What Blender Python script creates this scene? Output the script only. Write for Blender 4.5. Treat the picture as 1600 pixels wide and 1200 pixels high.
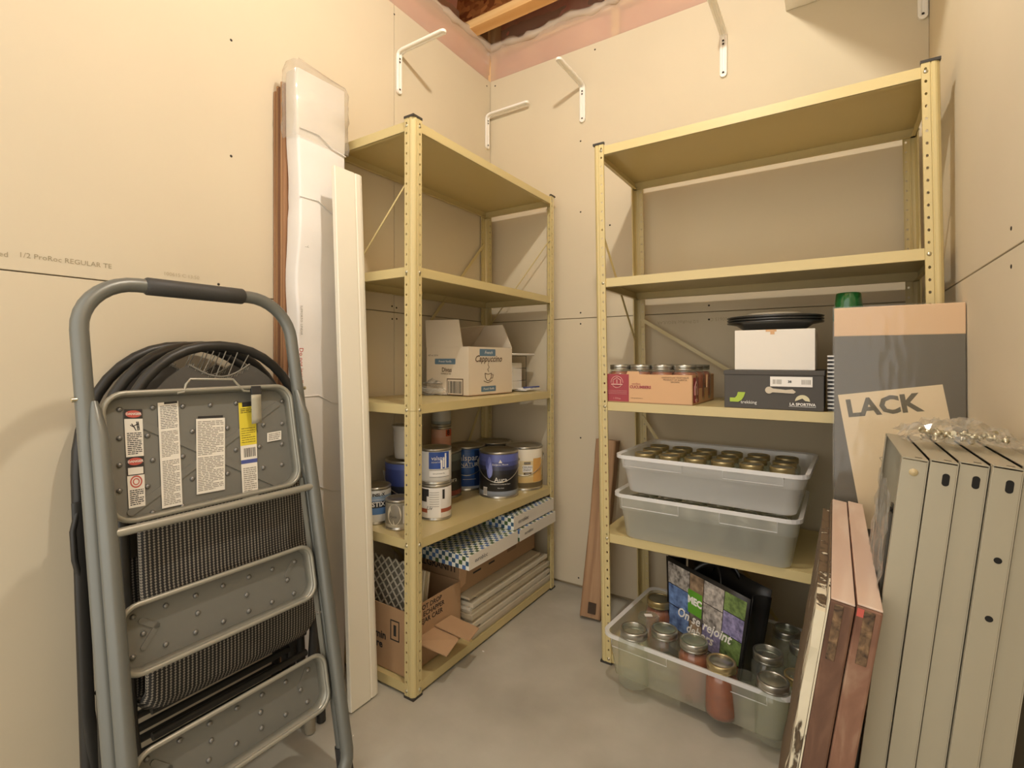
import bpy, bmesh, math, random
from mathutils import Matrix, Vector
random.seed(7)
R = math.radians
for o in list(bpy.data.objects):
    bpy.data.objects.remove(o)
scene = bpy.context.scene
COL = scene.collection
# ---------------------------------------------------------------- camera
cd = bpy.data.cameras.new('camera'); cam = bpy.data.objects.new('camera', cd); COL.objects.link(cam)
cd.sensor_width = 36; cd.lens = 36 * 778 / 1600; cd.shift_y = -37 / 1600; cd.clip_start = .02
cam.location = (1.463, -2.056, 1.03); cam.rotation_euler = (R(90), 0, R(32.94))
scene.camera = cam
# ---------------------------------------------------------------- world, exposure
w = bpy.data.worlds.new('world'); scene.world = w; w.use_nodes = True
w.node_tree.nodes['Background'].inputs[0].default_value = (1.0, .94, .86, 1)
w.node_tree.nodes['Background'].inputs[1].default_value = 0.84
vs = scene.view_settings
vs.view_transform = 'Standard'; vs.look = 'None'; vs.gamma = 1; vs.use_curve_mapping = False
vs.exposure = 1.16
LAMP = Vector((1.12, -1.30, 2.50)); LAMP_EMIT = 590.0; LAMP_COL = (1.0, .955, .865)

# ---------------------------------------------------------------- materials
def lin(c):
    if isinstance(c, str):
        c = tuple(int(c[i:i+2], 16) / 255 for i in (0, 2, 4))
    return tuple((x / 12.92 if x <= .04045 else ((x + .055) / 1.055) ** 2.4) for x in c)
MATS = {}
def mat(name, col, rough=.6, metal=0., var=0., scale=20., bump=0., bscale=None, col2=None, stretch=None, spec=.5, detail=4., emit=0., trans=0., coat=0.):
    """procedural material: base colour varied by noise towards col2, optional bump"""
    if name in MATS: return MATS[name]
    m = bpy.data.materials.new(name); m.use_nodes = True; MATS[name] = m
    nt = m.node_tree; N = nt.nodes; L = nt.links; b = N['Principled BSDF']
    c = lin(col)
    b.inputs['Base Color'].default_value = (*c, 1)
    b.inputs['Roughness'].default_value = rough; b.inputs['Metallic'].default_value = metal
    b.inputs['Specular IOR Level'].default_value = spec
    if coat: b.inputs['Coat Weight'].default_value = coat
    if trans: b.inputs['Transmission Weight'].default_value = trans
    if emit:
        b.inputs['Emission Color'].default_value = (*c, 1); b.inputs['Emission Strength'].default_value = emit
    if var or bump:
        tc = N.new('ShaderNodeTexCoord'); mp = N.new('ShaderNodeMapping')
        L.new(tc.outputs['Object'], mp.inputs[0])
        if stretch: mp.inputs['Scale'].default_value = stretch
    if var:
        n = N.new('ShaderNodeTexNoise'); n.inputs['Scale'].default_value = scale; n.inputs['Detail'].default_value = detail
        L.new(mp.outputs[0], n.inputs['Vector'])
        r = N.new('ShaderNodeValToRGB'); r.color_ramp.elements[0].position = .5 - .25; r.color_ramp.elements[1].position = .75
        c2 = lin(col2) if col2 else tuple(x * (1 - var) for x in c)
        r.color_ramp.elements[0].color = (*c, 1); r.color_ramp.elements[1].color = (*[a + (d - a) * (var if col2 else 1) for a, d in zip(c, c2)], 1)
        L.new(n.outputs['Fac'], r.inputs[0]); L.new(r.outputs[0], b.inputs['Base Color'])
    if bump:
        n2 = N.new('ShaderNodeTexNoise'); n2.inputs['Scale'].default_value = bscale or scale; n2.inputs['Detail'].default_value = 5
        L.new(mp.outputs[0], n2.inputs['Vector'])
        bp = N.new('ShaderNodeBump'); bp.inputs['Strength'].default_value = bump; bp.inputs['Distance'].default_value = .002
        L.new(n2.outputs['Fac'], bp.inputs['Height']); L.new(bp.outputs[0], b.inputs['Normal'])
    return m
def clear(name, tint, alpha, rough=.08, gloss=.25, diff=None):
    """thin clear plastic or glass: part transparent, part diffuse and translucent, fresnel gloss"""
    if name in MATS: return MATS[name]
    m = bpy.data.materials.new(name); m.use_nodes = True; MATS[name] = m
    nt = m.node_tree; N = nt.nodes; L = nt.links
    N.remove(N['Principled BSDF']); out = N['Material Output']
    t = N.new('ShaderNodeBsdfTransparent'); t.inputs[0].default_value = (*lin(tint), 1)
    d = N.new('ShaderNodeBsdfDiffuse'); d.inputs[0].default_value = (*lin(diff or tint), 1)
    tl = N.new('ShaderNodeBsdfTranslucent'); tl.inputs[0].default_value = (*lin(diff or tint), 1)
    a = N.new('ShaderNodeMixShader'); a.inputs[0].default_value = .32
    L.new(d.outputs[0], a.inputs[1]); L.new(tl.outputs[0], a.inputs[2])
    b = N.new('ShaderNodeMixShader'); b.inputs[0].default_value = alpha
    L.new(t.outputs[0], b.inputs[1]); L.new(a.outputs[0], b.inputs[2])
    g = N.new('ShaderNodeBsdfGlossy'); g.inputs['Roughness'].default_value = rough
    f = N.new('ShaderNodeLayerWeight'); f.inputs[0].default_value = .5
    pw = N.new('ShaderNodeMath'); pw.operation = 'POWER'; pw.inputs[1].default_value = 4; L.new(f.outputs['Facing'], pw.inputs[0])
    mu = N.new('ShaderNodeMath'); mu.operation = 'MULTIPLY_ADD'; mu.inputs[1].default_value = gloss; mu.inputs[2].default_value = .05; mu.use_clamp = True
    L.new(pw.outputs[0], mu.inputs[0])
    e = N.new('ShaderNodeMixShader'); L.new(mu.outputs[0], e.inputs[0]); L.new(b.outputs[0], e.inputs[1]); L.new(g.outputs[0], e.inputs[2])
    L.new(e.outputs[0], out.inputs[0])
    return m
def bands(name, stops, rough=.4, axis=2, metal=0., var=0.):
    """flat print in constant colour bands along a local axis (metres)"""
    if name in MATS: return MATS[name]
    m = bpy.data.materials.new(name); m.use_nodes = True; MATS[name] = m
    nt = m.node_tree; N = nt.nodes; L = nt.links; b = N['Principled BSDF']
    b.inputs['Roughness'].default_value = rough; b.inputs['Metallic'].default_value = metal
    tc = N.new('ShaderNodeTexCoord'); s = N.new('ShaderNodeSeparateXYZ'); L.new(tc.outputs['Object'], s.inputs[0])
    lo = stops[0][0]; hi = stops[-1][0] + 1e-4
    mr = N.new('ShaderNodeMapRange'); mr.inputs[1].default_value = lo; mr.inputs[2].default_value = hi
    L.new(s.outputs[axis], mr.inputs[0])
    r = N.new('ShaderNodeValToRGB'); r.color_ramp.interpolation = 'CONSTANT'
    el = r.color_ramp.elements
    while len(el) < len(stops): el.new(.5)
    for e, (p, c) in zip(el, stops):
        e.position = (p - lo) / (hi - lo); e.color = (*lin(c), 1)
    L.new(mr.outputs[0], r.inputs[0]); L.new(r.outputs[0], b.inputs['Base Color'])
    return m
def wood(name, c1, c2, rough=.7, scale=6., stretch=(1, 1, .08), bump=.15, c3=None):
    if name in MATS: return MATS[name]
    m = bpy.data.materials.new(name); m.use_nodes = True; MATS[name] = m
    nt = m.node_tree; N = nt.nodes; L = nt.links; b = N['Principled BSDF']
    b.inputs['Roughness'].default_value = rough
    tc = N.new('ShaderNodeTexCoord'); mp = N.new('ShaderNodeMapping'); mp.inputs['Scale'].default_value = stretch
    L.new(tc.outputs['Object'], mp.inputs[0])
    n = N.new('ShaderNodeTexNoise'); n.inputs['Scale'].default_value = scale * 6; n.inputs['Detail'].default_value = 6; n.inputs['Distortion'].default_value = .6
    L.new(mp.outputs[0], n.inputs['Vector'])
    r = N.new('ShaderNodeValToRGB'); r.color_ramp.elements[0].position = .35; r.color_ramp.elements[1].position = .68
    r.color_ramp.elements[0].color = (*lin(c1), 1); r.color_ramp.elements[1].color = (*lin(c2), 1)
    if c3:
        e = r.color_ramp.elements.new(.52); e.color = (*lin(c3), 1)
    L.new(n.outputs['Fac'], r.inputs[0]); L.new(r.outputs[0], b.inputs['Base Color'])
    bp = N.new('ShaderNodeBump'); bp.inputs['Strength'].default_value = bump; bp.inputs['Distance'].default_value = .003
    L.new(n.outputs['Fac'], bp.inputs['Height']); L.new(bp.outputs[0], b.inputs['Normal'])
    return m

# ---------------------------------------------------------------- mesh helpers
class MB:
    """collects shapes; build() links them as one mesh object"""
    def __init__(s): s.v = []; s.f = []; s.sm = []; s.mi = []
    def add(s, vs, fs, smooth=False, M=None, mi=0):
        k = len(s.v)
        for p in vs:
            p = Vector(p)
            s.v.append(tuple(M @ p) if M is not None else tuple(p))
        for f in fs:
            s.f.append(tuple(i + k for i in f)); s.sm.append(smooth); s.mi.append(mi)
        return s
    def box(s, a, b, M=None, mi=0):
        (x0, y0, z0), (x1, y1, z1) = a, b
        vs = [(x0,y0,z0),(x1,y0,z0),(x1,y1,z0),(x0,y1,z0),(x0,y0,z1),(x1,y0,z1),(x1,y1,z1),(x0,y1,z1)]
        return s.add(vs, [(0,3,2,1),(4,5,6,7),(0,1,5,4),(1,2,6,5),(2,3,7,6),(3,0,4,7)], M=M, mi=mi)
    def prism(s, pts, z0, z1, M=None, mi=0, smooth=False, caps=True):
        n = len(pts)
        vs = [(x, y, z0) for x, y in pts] + [(x, y, z1) for x, y in pts]
        fs = [(i, (i+1) % n, n + (i+1) % n, n + i) for i in range(n)]
        s.add(vs, fs, smooth, M, mi)
        if caps:
            s.add(vs, [tuple(range(n))[::-1], tuple(range(n, 2*n))], False, M, mi)
        return s
    def tube(s, path, r, n=10, closed=False, M=None, mi=0, caps=True, flat=None):
        P = [Vector(p) for p in path]; m = len(P)
        rs = r if isinstance(r, (list, tuple)) else [r] * m
        vs = []; prev = None
        for i, p in enumerate(P):
            if closed: t = P[(i+1) % m] - P[i-1]
            else: t = P[min(i+1, m-1)] - P[max(i-1, 0)]
            t.normalize()
            if prev is None:
                u = t.cross(Vector((0, 0, 1)))
                if u.length < .2: u = t.cross(Vector((0, 1, 0)))
            else:
                u = prev - t * prev.dot(t)
            u.normalize(); prev = u; v = t.cross(u)
            for k in range(n):
                a = 2 * math.pi * k / n
                vs.append(p + (u * math.cos(a) + v * math.sin(a)) * rs[i])
        fs = []
        for i in range(m if closed else m - 1):
            j = (i + 1) % m
            for k in range(n):
                l = (k + 1) % n
                fs.append((i*n+k, i*n+l, j*n+l, j*n+k))
        s.add(vs, fs, True, M, mi)
        if caps and not closed:
            s.add(vs[:n], [tuple(range(n))], False, M, mi); s.add(vs[-n:], [tuple(range(n))[::-1]], False, M, mi)
        return s
    def lathe(s, prof, n=24, M=None, mi=0, smooth=True, a0=0., a1=2*math.pi):
        full = abs(a1 - a0 - 2*math.pi) < 1e-6; k = n if full else n + 1
        vs = []
        for r, z in prof:
            for i in range(k):
                a = a0 + (a1 - a0) * i / n
                vs.append((r * math.cos(a), r * math.sin(a), z))
        fs = []
        for j in range(len(prof) - 1):
            for i in range(n):
                l = (i + 1) % k
                fs.append((j*k+i, j*k+l, (j+1)*k+l, (j+1)*k+i))
        return s.add(vs, fs, smooth, M, mi)
    def grid(s, fn, nu, nv, M=None, mi=0, smooth=True):
        vs = [fn(i / nu, j / nv) for j in range(nv + 1) for i in range(nu + 1)]
        fs = [(j*(nu+1)+i, j*(nu+1)+i+1, (j+1)*(nu+1)+i+1, (j+1)*(nu+1)+i) for j in range(nv) for i in range(nu)]
        return s.add(vs, fs, smooth, M, mi)
    def mesh(s, name, mats):
        me = bpy.data.meshes.new(name); me.from_pydata(s.v, [], s.f)
        for m in (mats if isinstance(mats, (list, tuple)) else [mats]): me.materials.append(m)
        me.polygons.foreach_set('use_smooth', s.sm); me.polygons.foreach_set('material_index', s.mi)
        me.update(); return me
    def build(s, name, mats, parent=None, loc=(0,0,0), rot=None, bevel=0, solid=0, merge=0, sub=0):
        me = s.mesh(name, mats)
        if merge:
            bm = bmesh.new(); bm.from_mesh(me); bmesh.ops.remove_doubles(bm, verts=bm.verts, dist=merge); bm.to_mesh(me); bm.free()
        o = bpy.data.objects.new(name, me); COL.objects.link(o); o.location = loc
        if rot: o.rotation_euler = rot
        if parent: o.parent = parent
        if solid:
            q = o.modifiers.new('solid', 'SOLIDIFY'); q.thickness = solid; q.offset = 0
        if bevel:
            q = o.modifiers.new('bevel', 'BEVEL'); q.width = bevel; q.segments = 2; q.limit_method = 'ANGLE'
        if sub:
            q = o.modifiers.new('sub', 'SUBSURF'); q.levels = sub; q.render_levels = sub
        return o
def tag(o, label, cat, group=None, kind=None):
    if label: o['label'] = label
    if cat: o['category'] = cat
    if group: o['group'] = group
    if kind: o['kind'] = kind
    return o
def thing(name, label, cat, loc=(0,0,0), rot=(0,0,0), group=None):
    o = bpy.data.objects.new(name, None); COL.objects.link(o); o.empty_display_size = .05
    o.location = loc; o.rotation_euler = rot
    return tag(o, label, cat, group)
def link(name, me, parent=None, loc=(0,0,0), rot=None):
    o = bpy.data.objects.new(name, me); COL.objects.link(o); o.location = loc
    if rot: o.rotation_euler = rot
    if parent: o.parent = parent
    return o
def struct(o): o['kind'] = 'structure'; return o
def rrect(x0, y0, x1, y1, r, n=5):
    pts = []
    for cx, cy, a in ((x1-r, y1-r, 0), (x0+r, y1-r, 90), (x0+r, y0+r, 180), (x1-r, y0+r, 270)):
        for i in range(n + 1):
            t = R(a + 90 * i / n); pts.append((cx + r*math.cos(t), cy + r*math.sin(t)))
    return pts
def arc(c, r, a0, a1, n):
    return [(c[0] + r*math.cos(R(a0+(a1-a0)*i/n)), c[1] + r*math.sin(R(a0+(a1-a0)*i/n))) for i in range(n+1)]
def text_geo(txt, size, bold=0., shear=0., space=1., line=1.):
    cu = bpy.data.curves.new('t', 'FONT'); cu.body = txt; cu.size = size; cu.align_x = 'CENTER'; cu.align_y = 'CENTER'
    cu.offset = bold; cu.shear = shear; cu.space_character = space; cu.space_line = line; cu.resolution_u = 2
    o = bpy.data.objects.new('t', cu); COL.objects.link(o)
    me = o.to_mesh()
    vs = [tuple(v.co) for v in me.vertices]; fs = [tuple(p.vertices) for p in me.polygons]
    o.to_mesh_clear(); bpy.data.objects.remove(o); bpy.data.curves.remove(cu)
    return vs, fs
def frame(o, ex, ey):
    """matrix with origin o, x axis ex, y axis ey, z out of the printed face"""
    ex = Vector(ex).normalized(); ey = Vector(ey); ez = ex.cross(ey).normalized(); ey = ez.cross(ex)
    return Matrix(((ex.x, ey.x, ez.x, o[0]), (ex.y, ey.y, ez.y, o[1]), (ex.z, ey.z, ez.z, o[2]), (0,0,0,1)))
def lettering(txt, size, M, m, parent, name='lettering', rot=0, **k):
    vs, fs = text_geo(txt, size, **k)
    b = MB(); b.add(vs, fs, M=M @ Matrix.Rotation(rot, 4, 'Z') @ Matrix.Translation((0, 0, .0006)))
    return b.build(name, m, parent)
def wrap_text(mb, txt, size, rad, ang, z, **k):
    """text wrapped on a cylinder of radius rad around local z, centred at angle ang"""
    vs, fs = text_geo(txt, size, **k)
    mb.add([((rad+.0007)*math.cos(ang + x/rad), (rad+.0007)*math.sin(ang + x/rad), z + y) for x, y, _ in vs], fs)
def wrap_rect(mb, rad, a0, a1, z0, z1, n=8, off=.0004):
    r = rad + off
    mb.grid(lambda u, v: (r*math.cos(a0+(a1-a0)*u), r*math.sin(a0+(a1-a0)*u), z0+(z1-z0)*v), n, 1)
def copy_tree(o, parent=None):
    c = o.copy(); COL.objects.link(c)
    if parent: c.parent = parent
    for ch in list(o.children): copy_tree(ch, c)
    return c
# ---- photo pixel -> direction, intersected with the plane the thing touches
_a = R(32.94)
FW = Vector((-math.sin(_a), math.cos(_a), 0)); RT = Vector((math.cos(_a), math.sin(_a), 0)); CP = Vector((1.463, -2.056, 1.03))
def ray(u, v): return FW + RT * ((u - 800) / 778) + Vector((0, 0, (563 - v) / 778))
def hit(u, v, p, n):
    d = ray(u, v); n = Vector(n); return CP + d * ((Vector(p) - CP).dot(n) / d.dot(n))
# ================================================================ ROOM
m_dry = mat('drywall_paper', 'd1c4a9', .85, var=.05, scale=3, bump=.03, bscale=300)
m_edge = mat('gypsum_joint', 'a39274', .9)
m_floor = mat('concrete', 'c4bfb0', .5, var=.9, scale=3.2, bump=.3, bscale=45, col2='979182', detail=11)
m_scr = mat('screw_head', '3a342c', .5, .6)
m_ink = mat('drywall_ink', '9c8f73', .9)
XR, YF, HD = 1.716, -2.30, 2.44
g = .0014
def panel_wall(name, quads, to3):
    """drywall sheets as separate panels on a backing; to3 maps (along, z, depth out of the wall) to the room"""
    mb = MB(); a0 = min(q[0] for q in quads); a1 = max(q[2] for q in quads)
    def b3(mb, x0, z0, d0, x1, z1, d1):
        vs = [to3(x, z, d) for d in (d0, d1) for x, z in ((x0,z0),(x1,z0),(x1,z1),(x0,z1))]
        mb.add(vs, [(0,3,2,1),(4,5,6,7),(0,1,5,4),(1,2,6,5),(2,3,7,6),(3,0,4,7)])
    b3(mb, a0 - .06, 0, -.06, a1 + .06, HD, -.013)
    w_ = struct(mb.build(name, m_edge))
    for x0, z0, x1, z1 in quads:
        e0 = 0 if x0 in (0, a0) else g; e1 = 0 if x1 == a1 else g
        p = MB(); b3(p, x0 + e0, z0 + g, -.0129, x1 - e1, z1 - g, 0)
        p.build('drywall_panel', m_dry, w_, bevel=.0012)
    return w_
wl = panel_wall('wall_left', [(-2.3,.008,-.655,1.22),(-.655,.008,0,1.22),(-2.3,1.22,-.655,HD),(-.655,1.22,0,HD)], lambda a, z, d: (d, a, z))
wb = panel_wall('wall_back', [(0,.012,XR,1.22),(0,1.22,XR,HD)], lambda a, z, d: (a, -d, z))
wr = panel_wall('wall_right', [(-2.3,.008,0,1.22),(-2.3,1.22,0,HD)], lambda a, z, d: (XR - d, a, z))
fl = struct(MB().box((-.1, -4.2, -.08), (XR+.1, .12, 0)).build('floor', m_floor))
sm = MB().lathe([(0, .0012), (.0034, .0008), (.004, 0)], 8).mesh('screw', m_scr)
def screw(p, n, par):
    o = link('screw', sm, par, p); o.rotation_euler = Vector(n).to_track_quat('Z', 'Y').to_euler()
for y, z in [(-1.29,1.955),(-1.325,1.245),(-.667,1.243),(-.643,1.239),(-.666,1.193),(-.642,1.195),(-.03,2.405),(-.655,2.40),(-1.29,1.62)]:
    screw((.0, y, z), (1,0,0), wl)
for x, z in [(.50,1.245),(.50,1.195),(.03,2.41),(.57,2.41),(.50,1.70),(1.05,1.245),(1.05,1.19),(.49,.045),(.50,.68),(.50,2.02),(.64,1.62)]:
    screw((x, -.0, z), (0,-1,0), wb)
for y, z in [(-.88,1.255),(-.88,1.19),(-1.2,1.25)]:
    screw((XR, y, z), (-1,0,0), wr)
# faint stamps on the sheet edges
ML = lambda y, z: frame((0, y, z), (0,1,0), (0,0,1))
_p = hit(106, 408, (0,0,0), (1,0,0)); lettering('1/2 ProRoc REGULAR TE', .0155, ML(_p.y, _p.z), m_ink, wl)
_p = hit(2, 397, (0,0,0), (1,0,0)); lettering('sed', .0155, ML(_p.y, _p.z), m_ink, wl)
m_ink2 = mat('drywall_ink_faint', 'b5a688', .9)
_p = hit(284, 431, (0,0,0), (1,0,0)); lettering('100615 C 13:50', .0135, ML(_p.y, _p.z), m_ink2, wl)
MBk = lambda x, z: frame((x, 0, z), (1,0,0), (0,0,1))
lettering('1/2 ProRoc REGULAR', .018, MBk(.93, 1.185), m_ink2, wb, rot=R(180))
lettering('100615 C', .018, MBk(1.09, 1.19), m_ink2, wb, rot=R(180))
# ---- ceiling: subfloor, joists, plate wrapped in vapour barrier, pink batts
def osb():
    m = bpy.data.materials.new('osb_board'); m.use_nodes = True
    nt = m.node_tree; N = nt.nodes; L = nt.links; b = N['Principled BSDF']; b.inputs['Roughness'].default_value = .7
    tc = N.new('ShaderNodeTexCoord'); v = N.new('ShaderNodeTexVoronoi'); v.inputs['Scale'].default_value = 34; v.inputs['Randomness'].default_value = 1
    mp = N.new('ShaderNodeMapping'); mp.inputs['Scale'].default_value = (1, .45, 1.6); L.new(tc.outputs['Object'], mp.inputs[0]); L.new(mp.outputs[0], v.inputs['Vector'])
    r = N.new('ShaderNodeValToRGB'); r.color_ramp.elements[0].color = (*lin('7a3c17'), 1); r.color_ramp.elements[1].color = (*lin('c98a4e'), 1)
    s = N.new('ShaderNodeSeparateColor'); L.new(v.outputs['Color'], s.inputs[0]); L.new(s.outputs[0], r.inputs[0]); L.new(r.outputs[0], b.inputs['Base Color'])
    return m
m_osb = osb()
m_lum = wood('joist_lumber', 'd9a566', 'e8c084', scale=3, stretch=(.06, 1, 1))
m_pink = mat('pink_insulation', 'd99a8b', .95, var=.8, scale=14, bump=.9, bscale=40, col2='ecc4ae')
m_poly = clear('vapour_barrier', 'f1e6d6', .50, .12, .3, 'f3e3d0')
m_stud = wood('stud_lumber', 'd8b383', 'e6c89a', scale=3)
ce = struct(MB().box((-.12, YF-.1, 2.90), (XR+.12, .14, 2.93)).build('ceiling', m_osb))
m_osbw = m_osb
for y in (-.165, -.571, -.978, -1.384, -1.79, -2.2):
    j = MB().box((-.08, y-.032, 2.592), (XR+.1, y+.032, 2.632)).box((-.08, y-.032, 2.86), (XR+.1, y+.032, 2.9)).build('joist', m_lum, ce, bevel=.002)
    MB().box((-.08, y-.005, 2.632), (XR+.1, y+.005, 2.86)).build('joist_web', m_osb, j)
def fluff(name, fn, nu, nv, par, m):
    rn = random.Random(name)
    ph = [rn.uniform(0, 6) for _ in range(6)]
    def f(u, v):
        p, n = fn(u, v)
        h = .008 * (math.sin(17*u+ph[0]+3*v) + math.sin(31*u+ph[1]) * .6 + math.sin(9*v+ph[2]+11*u) * .7 + rn.uniform(-.5, .5))
        return tuple(Vector(p) + Vector(n) * h)
    return MB().grid(f, nu, nv).build(name, m, par)
def lerp(a, b, t): return a + (b - a) * t
# batts in the stud space above the sheets, plate, and rim batts above
fluff('insulation_batt', lambda u, v: ((-.034, lerp(-2.3, 0, u), lerp(2.43, 2.60, v)), (1,0,0)), 60, 8, ce, m_pink)
fluff('insulation_batt', lambda u, v: ((lerp(0, XR, u), .034, lerp(2.43, 2.60, v)), (0,-1,0)), 50, 8, ce, m_pink)
fluff('insulation_batt', lambda u, v: ((-.075, lerp(-2.3, .08, u), lerp(2.57, 2.92, v)), (1,0,0)), 60, 10, ce, m_pink)
fluff('insulation_batt', lambda u, v: ((lerp(-.08, XR, u), .07, lerp(2.57, 2.92, v)), (0,-1,0)), 50, 10, ce, m_pink)
for x in (.64, 1.05, 1.46):
    MB().box((x, .0125, 2.43), (x+.038, .05, 2.57)).build('stud', m_stud, ce, bevel=.002)
for y in (-.82, -1.23, -1.64):
    MB().box((-.05, y, 2.43), (-.0125, y+.038, 2.57)).build('stud', m_stud, ce, bevel=.002)
MB().box((-.12, -2.3, 2.565), (-.008, .12, 2.60)).build('top_plate', m_stud, ce)
MB().box((-.12, .008, 2.565), (XR, .12, 2.60)).build('top_plate', m_stud, ce)
MB().box((XR, -2.3, 2.44), (XR+.1, .1, 2.90)).build('top_plate', m_stud, ce)
def sheet(name, prof, ax):
    """vapour barrier following the profile (out, z) along a wall, crinkled"""
    rn = random.Random(name + ax)
    def f(u, v):
        k = v * (len(prof) - 1); i = min(int(k), len(prof) - 2); t = k - i
        d = lerp(prof[i][0], prof[i+1][0], t) + .004 * math.sin(23*u + 5*v) + rn.uniform(-.0035, .0035); z = lerp(prof[i][1], prof[i+1][1], t) + .006 * math.sin(13*u+1) + rn.uniform(-.003, .003)
        return (d, lerp(-2.28, -.004 - min(d, 0), u), z) if ax == 'y' else (lerp(.004 + min(d, 0), XR - .004, u), -d, z)
    return MB().grid(f, 70, 16).build(name, m_poly, ce)
PR = [(-.008, 2.43), (-.007, 2.46), (-.006, 2.50), (.004, 2.555), (.012, 2.585), (.0, 2.612), (-.04, 2.615), (-.06, 2.66), (-.065, 2.72)]
MB().box((-.07, -.001, 2.42), (-.011, .07, 2.90)).box((-.012, .010, 2.42), (.02, .07, 2.90)).build('corner_stud', m_stud, ce)
sheet('vapour_barrier', PR, 'y'); sheet('vapour_barrier', PR, 'x')
m_fold = clear('vapour_barrier_fold', 'f1e8da', .62, .15, .3, 'f0e2cf')
for ax in 'xy':
    rn = random.Random(ax); P_ = []; rr = []
    for i in range(60):
        q = lerp(.0, XR, i/59) if ax == 'x' else lerp(0, -2.28, i/59); d = .006 + .004*math.sin(i*.9) + rn.uniform(-.003, .003); z = 2.592 + .008*math.sin(i*.55) + rn.uniform(-.004, .004)
        P_.append((q, -d, z) if ax == 'x' else (d, q, z)); rr.append(.018 + .005*math.sin(i*1.7) + rn.uniform(-.003, .003))
    MB().tube(P_, rr, 9).build('vapour_barrier_fold', m_fold, ce)
# ---- lamp: porcelain holder and bare bulb on the joist
lp = thing('ceiling_lamp', 'bare bulb in a white lampholder hanging under the ceiling joists', 'lamp', LAMP)
m_porc = mat('porcelain', 'f0ece2', .25)
MB().box((-.06, -.12, .068), (.06, .05, .092)).build('mounting_plate', m_stud, lp)
MB().lathe([(0, .068), (.05, .068), (.05, .056), (.026, .044), (.022, .030), (0, .030)], 24).build('lampholder', m_porc, lp)
m_bulb = bpy.data.materials.new('bulb_glow'); m_bulb.use_nodes = True
_b = m_bulb.node_tree.nodes['Principled BSDF']; _b.inputs['Emission Color'].default_value = (*LAMP_COL, 1); _b.inputs['Emission Strength'].default_value = LAMP_EMIT
_b.inputs['Base Color'].default_value = (.8, .8, .8, 1)
MB().lathe([(0, -.034), (.012, -.032), (.022, -.026), (.029, -.014), (.030, 0), (.026, .013), (.017, .024), (.013, .032), (0, .032)], 16).build('bulb', m_bulb, lp)
# ================================================================ SHELVING
m_cream = mat('cream_enamel', 'cbb983', .34, 0., var=.06, scale=2.5, spec=.6, bump=.02, bscale=8)
m_cap = mat('black_plastic', '35312b', .5)
m_bolt = mat('zinc_bolt', 'c9c2a8', .3, .9)
PW = .036
def post_profile():
    # outer corner at the origin, legs along +x and +y
    return [(PW, .004), (PW, 0), (.020, 0), (.019, .0016), (.0165, .0016), (.0155, 0), (.010, 0), (.0065, .0015), (.0015, .0065), (0, .010), (0, .0155), (.0016, .0165), (.0016, .019), (0, .020), (0, PW), (.004, PW)]
def make_post(z0, z1):
    """perforated angle: each flange has a real row of holes"""
    mb = MB(); pr = post_profile()
    for i in range(len(pr) - 1):
        (x0, y0), (x1, y1) = pr[i], pr[i+1]
        if (x0, y0) == (PW, 0) or (x1, y1) == (0, PW):
            # perforated strip
            n = max(1, round((z1 - z0) / .0305)); h = (z1 - z0) / n
            L = math.hypot(x1-x0, y1-y0); ux, uy = (x1-x0)/L, (y1-y0)/L
            for k in range(n):
                zb = z0 + k*h; cz = zb + h/2; c = L*.5
                P = lambda a, z: (x0+ux*a, y0+uy*a, z)
                vs = [P(0, zb), P(L, zb), P(L, zb+h), P(0, zb+h)]
                hx = [P(c + .0030*math.cos(R(22.5+45*q)), cz + .0040*math.sin(R(22.5+45*q))) for q in range(8)]
                fs = [(0,1,10,9),(1,11,10),(1,4,11),(1,2,5,4),(2,6,5),(2,3,7,6),(3,8,7),(3,0,9,8)]
                # ring 4..11 ccw from 22.5deg
                fs = [(0,1,10,9),(1,4,11),(1,11,10),(1,2,5,4),(2,6,5),(2,3,7,6),(3,8,7),(3,0,9,8)]
                mb.add(vs + hx, fs)
        else:
            mb.add([(x0,y0,z0),(x1,y1,z0),(x1,y1,z1),(x0,y0,z1)], [(0,1,2,3)])
    return mb
def pan(lx, ly, h=.030, lip=.012):
    """shelf pan: top sheet, four turned-down sides, returned lips below; top at z=0, corner at 0,0"""
    c = .004; t = .0009
    mb = MB()
    mb.box((c, c, -t), (lx-c, ly-c, 0))
    for a, b in (((c, c, -h), (lx-c, c+t, -t)), ((c, ly-c-t, -h), (lx-c, ly-c, -t)), ((c, c, -h), (c+t, ly-c, -t)), ((lx-c-t, c, -h), (lx-c, ly-c, -t))):
        mb.box(a, b)
    for a, b in (((c, c, -h), (lx-c, c+lip, -h+t)), ((c, ly-c-lip, -h), (lx-c, ly-c, -h+t)), ((c, c, -h), (c+lip, ly-c, -h+t)), ((lx-c-lip, c, -h), (lx-c, ly-c, -h+t))):
        mb.box(a, b)
    return mb
bolt_me = MB().lathe([(0, .0035), (.003, .003), (.0052, .0012), (.0055, 0)], 10).mesh('bolt', m_bolt)
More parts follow.
